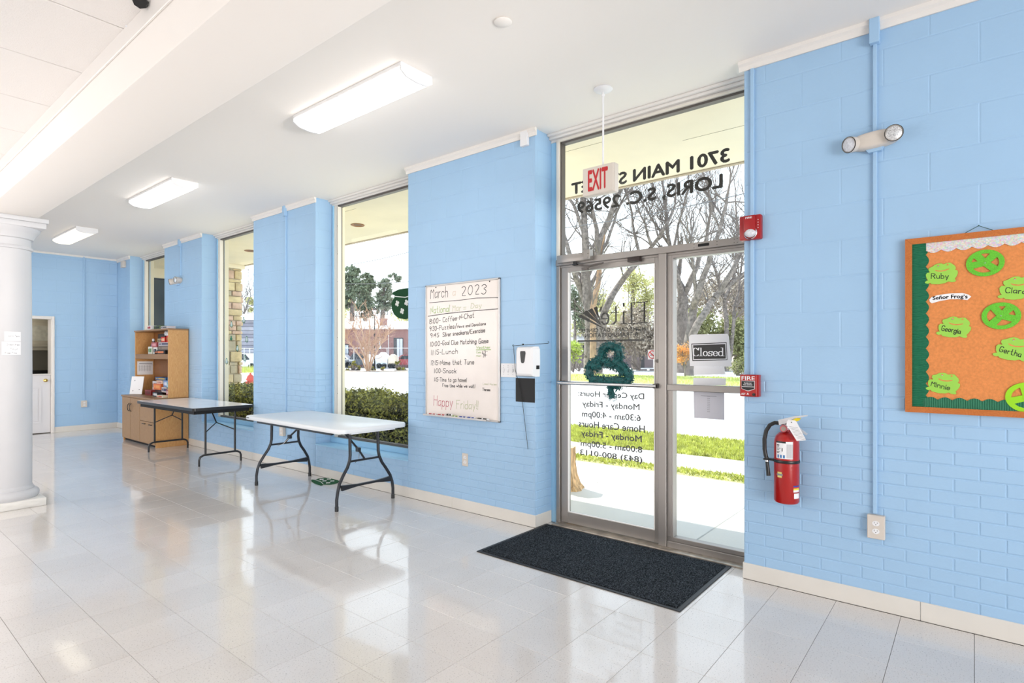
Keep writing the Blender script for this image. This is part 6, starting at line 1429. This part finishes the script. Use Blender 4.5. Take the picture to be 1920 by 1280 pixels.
for x0, x1, y0, y1 in ((738, 756, 633, 672), (708, 715, 632, 655), (640, 654, 645, 664)):
    w_ = hpatch('window', x0, x1, y0, y1, DKG)
    hpatch('pane', x0 + (x1 - x0) * .35, x0 + (x1 - x0) * .6, y0 + 2, y1 - 1, mat('bright pane', (.62, .66, .72), .4), .1, w_); hpatch('pane', x0 + (x1 - x0) * .65, x0 + (x1 - x0) * .92, y0 + 2, y1 - 1, MATS['bright pane'], .1, w_)
for x in (728.5, 693.5): hpatch('downpipe', x - .5, x + .5, 617, 668, PAPER, .2)
c = at(719, 610, 67); mb = MB(); mb.box(c.x - .32, c.x + .32, c.y - .32, c.y + .32, hz(619), hz(596), .05); mb.box(c.x - .4, c.x + .4, c.y - .4, c.y + .4, hz(598), hz(596), .03); mb.build('chimney', BRK_W, bh)
# fence in front
def chain_fence(label, pa, pb, depth, ytop, ybot, n):
    A_, B_ = at(pa, 665, depth), at(pb, 665, depth); t = thing('chain_link_fence', label, 'fence', ((A_.x + B_.x) / 2, (A_.y + B_.y) / 2, GZ)); zt = hz(ytop, depth)
    mb = MB(); mb.tube([(A_.x, A_.y, zt), (B_.x, B_.y, zt)], .03, 6); mb.build('top_rail', mat('galvanised', (.62, .63, .66), .4, .4), t)
    for i in range(n + 1):
        p = A_.lerp(B_, i / n); MB().tube([(p.x, p.y, GZ), (p.x, p.y, zt + .05)], .04, 6).build('post', MATS['galvanised'], t)
    mb = MB(); L = (B_ - A_).length; k = int(L / .5); 
    for i in range(k + 1):
        for s in (0, 1):
            p = A_.lerp(B_, i / k); q = A_.lerp(B_, min(1, max(0, (i + (2 if s else -2)) / k))); mb.tube([(p.x, p.y, GZ), (q.x, q.y, zt)], .003, 3, False)
    tag(mb.build('wire_mesh', MATS['galvanised'], t, smooth=False), kind='stuff')
chain_fence('chain link fence in front of the brick building', 560, 850, 60, 652.5, 690, 14)
# vehicles beyond the fence
def car(label, px, depth, L, H, col, seed=0, cat='car', name='car', cover=False):
    p = at(px, 665, depth); p.z = GZ; t = thing(name, label, cat, p); M = frame(p, dd, (0, 0, 1), nn) if True else None
    M = frame(p, (dd.x, dd.y, 0), (0, 0, 1)); m = mat('paint %.2f %.2f %.2f' % col, col, .3, coat=.3) 
    prof = [(-L / 2, .35), (-L / 2, .75), (-L * .45, .9), (-L * .3, .95), (-L * .18, H), (L * .2, H), (L * .34, .98), (L * .48, .88), (L / 2, .7), (L / 2, .35)]
    mb = MB(M); mb.prism(prof, -.85, .85); mb.build('body', m, t, sharp=20)
    gl = MB(M); gl.prism([(-L * .26, .98), (-L * .165, H - .08), (L * .18, H - .08), (L * .29, .98)], -.87, .87); gl.build('side_windows', DKG, t, smooth=False)
    for sx in (-.32, .32):
        mb = MB(M); mb.cyl((sx * L, .33, .80), (sx * L, .33, .90), .33, 18); mb.build('wheel', BLACKM, t)
    return t
car('white car at the left edge of the window behind the white table', 634, 63.8, 4.2, 1.5, (.82, .82, .84))
car('dark grey car behind the crape myrtle', 674, 63.8, 3.0, 1.6, (.06, .07, .09))
car('red car at the right edge of the lot', 768, 63.8, 4.2, 1.45, (.42, .08, .09))
def covered(label, px0, px1, ytop, depth, col, seed):
    rg = random.Random(seed); a, b = at(px0, 665, depth), at(px1, 665, depth); L = (b - a).length; p = a.lerp(b, .5); p.z = GZ; t = thing('covered_trailer', label, 'trailer', p, 'covered boats and trailers')
    zt = hz(ytop, depth) - GZ; M = frame(p, (dd.x, dd.y, 0), (0, 0, 1)); mb = MB(M); n = 9; prof = [(-L / 2, .45)] + [(-L / 2 + L * i / n, zt * (.72 + .28 * math.sin(PI * i / n)) + rg.uniform(-.08, .08)) for i in range(n + 1)] + [(L / 2, .45)]
    mb.prism(prof, -.9, .9); mb.build('tarpaulin', mat('tarp %.2f %.2f %.2f' % col, col, .5, noise=.1, nscale=2), t, sharp=20)
    for sx in (-.2, .25): mb = MB(M); mb.cyl((sx * L, .3, .75), (sx * L, .3, .9), .3, 14); mb.build('wheel', BLACKM, t)
covered('white covered boat behind the myrtle stems', 686, 706, 664, 61.6, (.80, .81, .84), 1)
covered('pale blue tarpaulin heap right of the lamp post', 708, 729, 661, 61.6, (.70, .78, .85), 2)
covered('tan and white covered trailer right of the blue heap', 731, 745, 664, 61.6, (.74, .62, .48), 3)
# lamp post
lb_ = at(702.3, 690, 52); lb_.z = GZ; lp = thing('lamp_post', 'black lantern lamp post on the parking island', 'lamp post', lb_)
zt = hz(590, 52)
mb = MB(); mb.tube([(lb_.x, lb_.y, GZ), (lb_.x, lb_.y, .4)], .12, 10, r1=.08); mb.tube([(lb_.x, lb_.y, .4), (lb_.x, lb_.y, zt)], .055, 8, r1=.045); mb.build('pole', BLACKM, lp)
mb = MB(Matrix.Translation((lb_.x, lb_.y, zt))); mb.lathe([(.08, 0), (.22, .42)], 6, False); mb.build('lantern_glass', PAPER, lp, smooth=False)
mb = MB(Matrix.Translation((lb_.x, lb_.y, zt))); mb.lathe([(.26, .42), (.27, .46), (.1, .62), (.02, .72)], 6); mb.build('lantern_cap', BLACKM, lp, smooth=False)
# parking island
isl = at(700, 697, 50); struct('ground', MB(frame((isl.x, isl.y, GZ), (dd.x, dd.y, 0), (nn.x, nn.y, 0))).box(-4.5, 4.5, -2.2, 1.6, -.02, .06, .02), mat('island mulch', (.40, .32, .27), .9, noise=.4, nscale=3), 'mulched parking island around the crape myrtle')
# ---- window 2: shed wall, fence, hydrant, boat
A_, B_ = at(400, 665, 64), at(520, 665, 64)
sh = thing('grey_shed', 'long grey plank sided shed behind the fence', 'building', ((A_.x + B_.x) / 2, (A_.y + B_.y) / 2, GZ)); ztop = hz(600, 64)
mb = MB(); wallbox(mb, A_, B_, GZ, ztop, 4); mb.build('shed_wall', mat('shed core', (.22, .22, .24), .9), sh)
d2_ = (B_ - A_).normalized(); n2_ = Vector((d2_.y, -d2_.x, 0)); L = (B_ - A_).length; z = GZ; GP = [mat('grey plank %d' % k, c_, .8, noise=.08, nscale=2) for k, c_ in enumerate((C255(150, 148, 158), C255(166, 164, 174), C255(136, 134, 146)))]
k = 0
while z < ztop - .05:
    h = .42; F = frame((A_.x + n2_.x * .03, A_.y + n2_.y * .03, z), (d2_.x, d2_.y, 0), (0, 0, 1)); MB(F).box(0, L, .02, h - .02, 0, .06, .01).build('plank', GP[k % 3], sh); z += h; k += 1
mb = MB(); a = A_ - n2_ * 2; mb.add([(A_.x + n2_.x * .4, A_.y + n2_.y * .4, ztop), (B_.x + n2_.x * .4, B_.y + n2_.y * .4, ztop), (B_.x - n2_.x * 4, B_.y - n2_.y * 4, ztop + 1.0), (A_.x - n2_.x * 4, A_.y - n2_.y * 4, ztop + 1.0)], [(0, 1, 2, 3)]); mb.build('roof', mat('blue grey roof', (.45, .52, .66), .6), sh)
chain_fence('white railing fence in front of the grey shed', 405, 500, 51.5, 653, 690, 9)
car('white boat shaped hull behind the railing', 452, 54, 4.4, 1.6, (.80, .82, .86), name='boat', cat='boat')
p = at(452, 689, 48); grass('weeds', 'yellow weeds along the railing fence', p.x - 6, p.x + 2, p.y - 3, p.y + 3, 6000, .45, GRS)
hyp = at(469.5, 740, 20.5); hyp.z = GZ; hy = thing('fire_hydrant', 'red fire hydrant behind the hedge', 'fire hydrant', hyp)
mb = MB(Matrix.Translation(hyp)); HYR = mat('hydrant red', (.55, .07, .04), .5)
mb.lathe([(.16, 0), (.16, .04), (.11, .05), (.11, .52), (.15, .53), (.15, .57), (.13, .60), (.11, .68), (.05, .74), (.03, .76), (.03, .80)], 20); mb.build('barrel', HYR, hy)
mb = MB(Matrix.Translation(hyp)); mb.cyl((-.19, 0, .45), (.19, 0, .45), .055, 12); mb.cyl((0, -.17, .45), (0, .17, .45), .055, 12); mb.build('nozzles', HYR, hy)
limb_tree('bare tree behind the grey shed', 72, [([(452, 700), (452, 600), (450, 570), (446, 555)], .2, .06), ([(452, 600), (462, 575), (470, 555)], .14, .05), ([(452, 602), (440, 585), (430, 575)], .12, .04)], 88, 3, 1.8, 7)
crown_tree('leafy_tree', 'pale yellow tree behind the grey shed', (470, 690), 76, [(471, 570, 8, 16)], YG, 500, .2, None, 90)
# ---- door view buildings
def house(label, px0, px1, ytop, depth, m, patches, roof=None):
    a, b = at(px0, 665, depth), at(px1, 665, depth); t = thing('house', label, 'building', ((a.x + b.x) / 2, (a.y + b.y) / 2, GZ)); d = (b - a).normalized(); n = Vector((d.y, -d.x, 0))
    mb = MB(); wallbox(mb, a, b, GZ, hz(ytop, depth), 4); mb.build('wall', m, t)
    mb = MB(); q0, q1 = a + n * .5 - d * .5, b + n * .5 + d * .5; zt = hz(ytop, depth); mb.add([(q0.x, q0.y, zt), (q1.x, q1.y, zt), (q1.x - n.x * 4, q1.y - n.y * 4, zt + 1.2), (q0.x - n.x * 4, q0.y - n.y * 4, zt + 1.2), (q0.x, q0.y, zt - .15), (q1.x, q1.y, zt - .15)], [(0, 1, 2, 3), (4, 5, 1, 0)]); mb.build('roof', roof or mat('grey shingle roof', (.35, .34, .36), .9), t)
    for nm, x0, x1, y0, y1, pm in patches:
        k0, k1 = (x0 - px0) / (px1 - px0), (x1 - px0) / (px1 - px0); p, q = a.lerp(b, k0) + n * .06, a.lerp(b, k1) + n * .06; mb = MB(); wallbox(mb, p, q, hz(y1, depth), hz(y0, depth), .06); mb.build(nm, pm, t, smooth=False)
house('dim brown house behind the trees in the door glass', 1060, 1225, 640, 64, mat('brown house wall', C255(132, 118, 122), .9, noise=.12, nscale=2), [('window', 1093, 1101, 646, 672, DKG), ('window', 1110, 1118, 644, 660, DKG), ('door', 1199, 1208, 645, 690, DKG), ('white_trim', 1088, 1120, 656, 658, PAPER)])
house('pinkish house at the right edge of the sidelight', 1380, 1480, 540, 60, mat('pink brick wall', C255(188, 174, 172), .9, noise=.15, nscale=3), [('window', 1388, 1402, 541, 583, mat('dark shutter', (.035, .03, .04), .5)), ('white_trim', 1386, 1402, 583, 586, PAPER), ('window', 1376, 1400, 628, 676, mat('brown window', (.17, .12, .12), .4)), ('white_trim', 1378, 1402, 676, 682, PAPER)])
p = at(1276, 665, 50); p.z = GZ; vt = thing('box_truck', 'white box truck parked left of the closed sign', 'truck', p); F = frame(p, Vector((CA, -SA, 0)), (0, 0, 1))
MB(F).box(-.9, .7, 1.6, 3.25, -3, 0, .03).build('cargo_box', mat('truck white', (.85, .85, .86), .4), vt); MB(F).box(-.85, .65, .5, 1.6, -3, -.02, .03).build('chassis', mat('truck orange', (.62, .25, .12), .6), vt)
for sx in (-.5, .4): MB(F).cyl((sx, .45, -.3), (sx, .45, .02), .45, 16).build('wheel', BLACKM, vt)
# wheel stops
for i, (px, py) in enumerate(((1203, 694.5), (1228, 694.5), (1268, 692), (1298, 691))):
    p = onZ(px, py, GZ); F = frame(p, Vector((CA, -SA, 0)), (0, 0, 1)); tag(MB(F).box(-.5, .5, 0, .14, -.08, .08, .03).build('wheel_stop', mat('grey kerb block', (.30, .29, .31), .8), origin=p), ['grey parking block left of the no smoking decal', 'grey parking block behind the door stile', 'grey parking block by the azalea', 'grey parking block behind the closed sign'][i], 'parking block')
# power lines
WIR = mat('cable', (.12, .12, .13), .6)
def cable(label, pts, d, r=.018):
    P = [at(x, y, dz) for (x, y), dz in zip(pts, d)]; a, b = P[0], P[-1]; Q = [a + (b - a) * (k / 16) - Vector((0, 0, .35)) * math.sin(PI * k / 16) for k in range(17)]; a_ = (a + b) / 2
    mb = MB(); mb.tube(Q, r, 5); tag(mb.build('power_line', WIR, origin=a_), label, 'cable')
cable('power line crossing the entrance transom', [(930, 440), (1470, 345)], (34, 26), .022)
cable('thin power line high in the door and sidelight glass', [(1000, 500), (1480, 488)], (44, 44), .016)
cable('upper power line in the window behind the white table', [(560, 505), (820, 458)], (48, 38), .02)
cable('lower power line in the window behind the white table', [(560, 527), (820, 522)], (50, 50), .022)
cable('power line in the window behind the black edged table', [(390, 577), (520, 540)], (46, 38), .018)
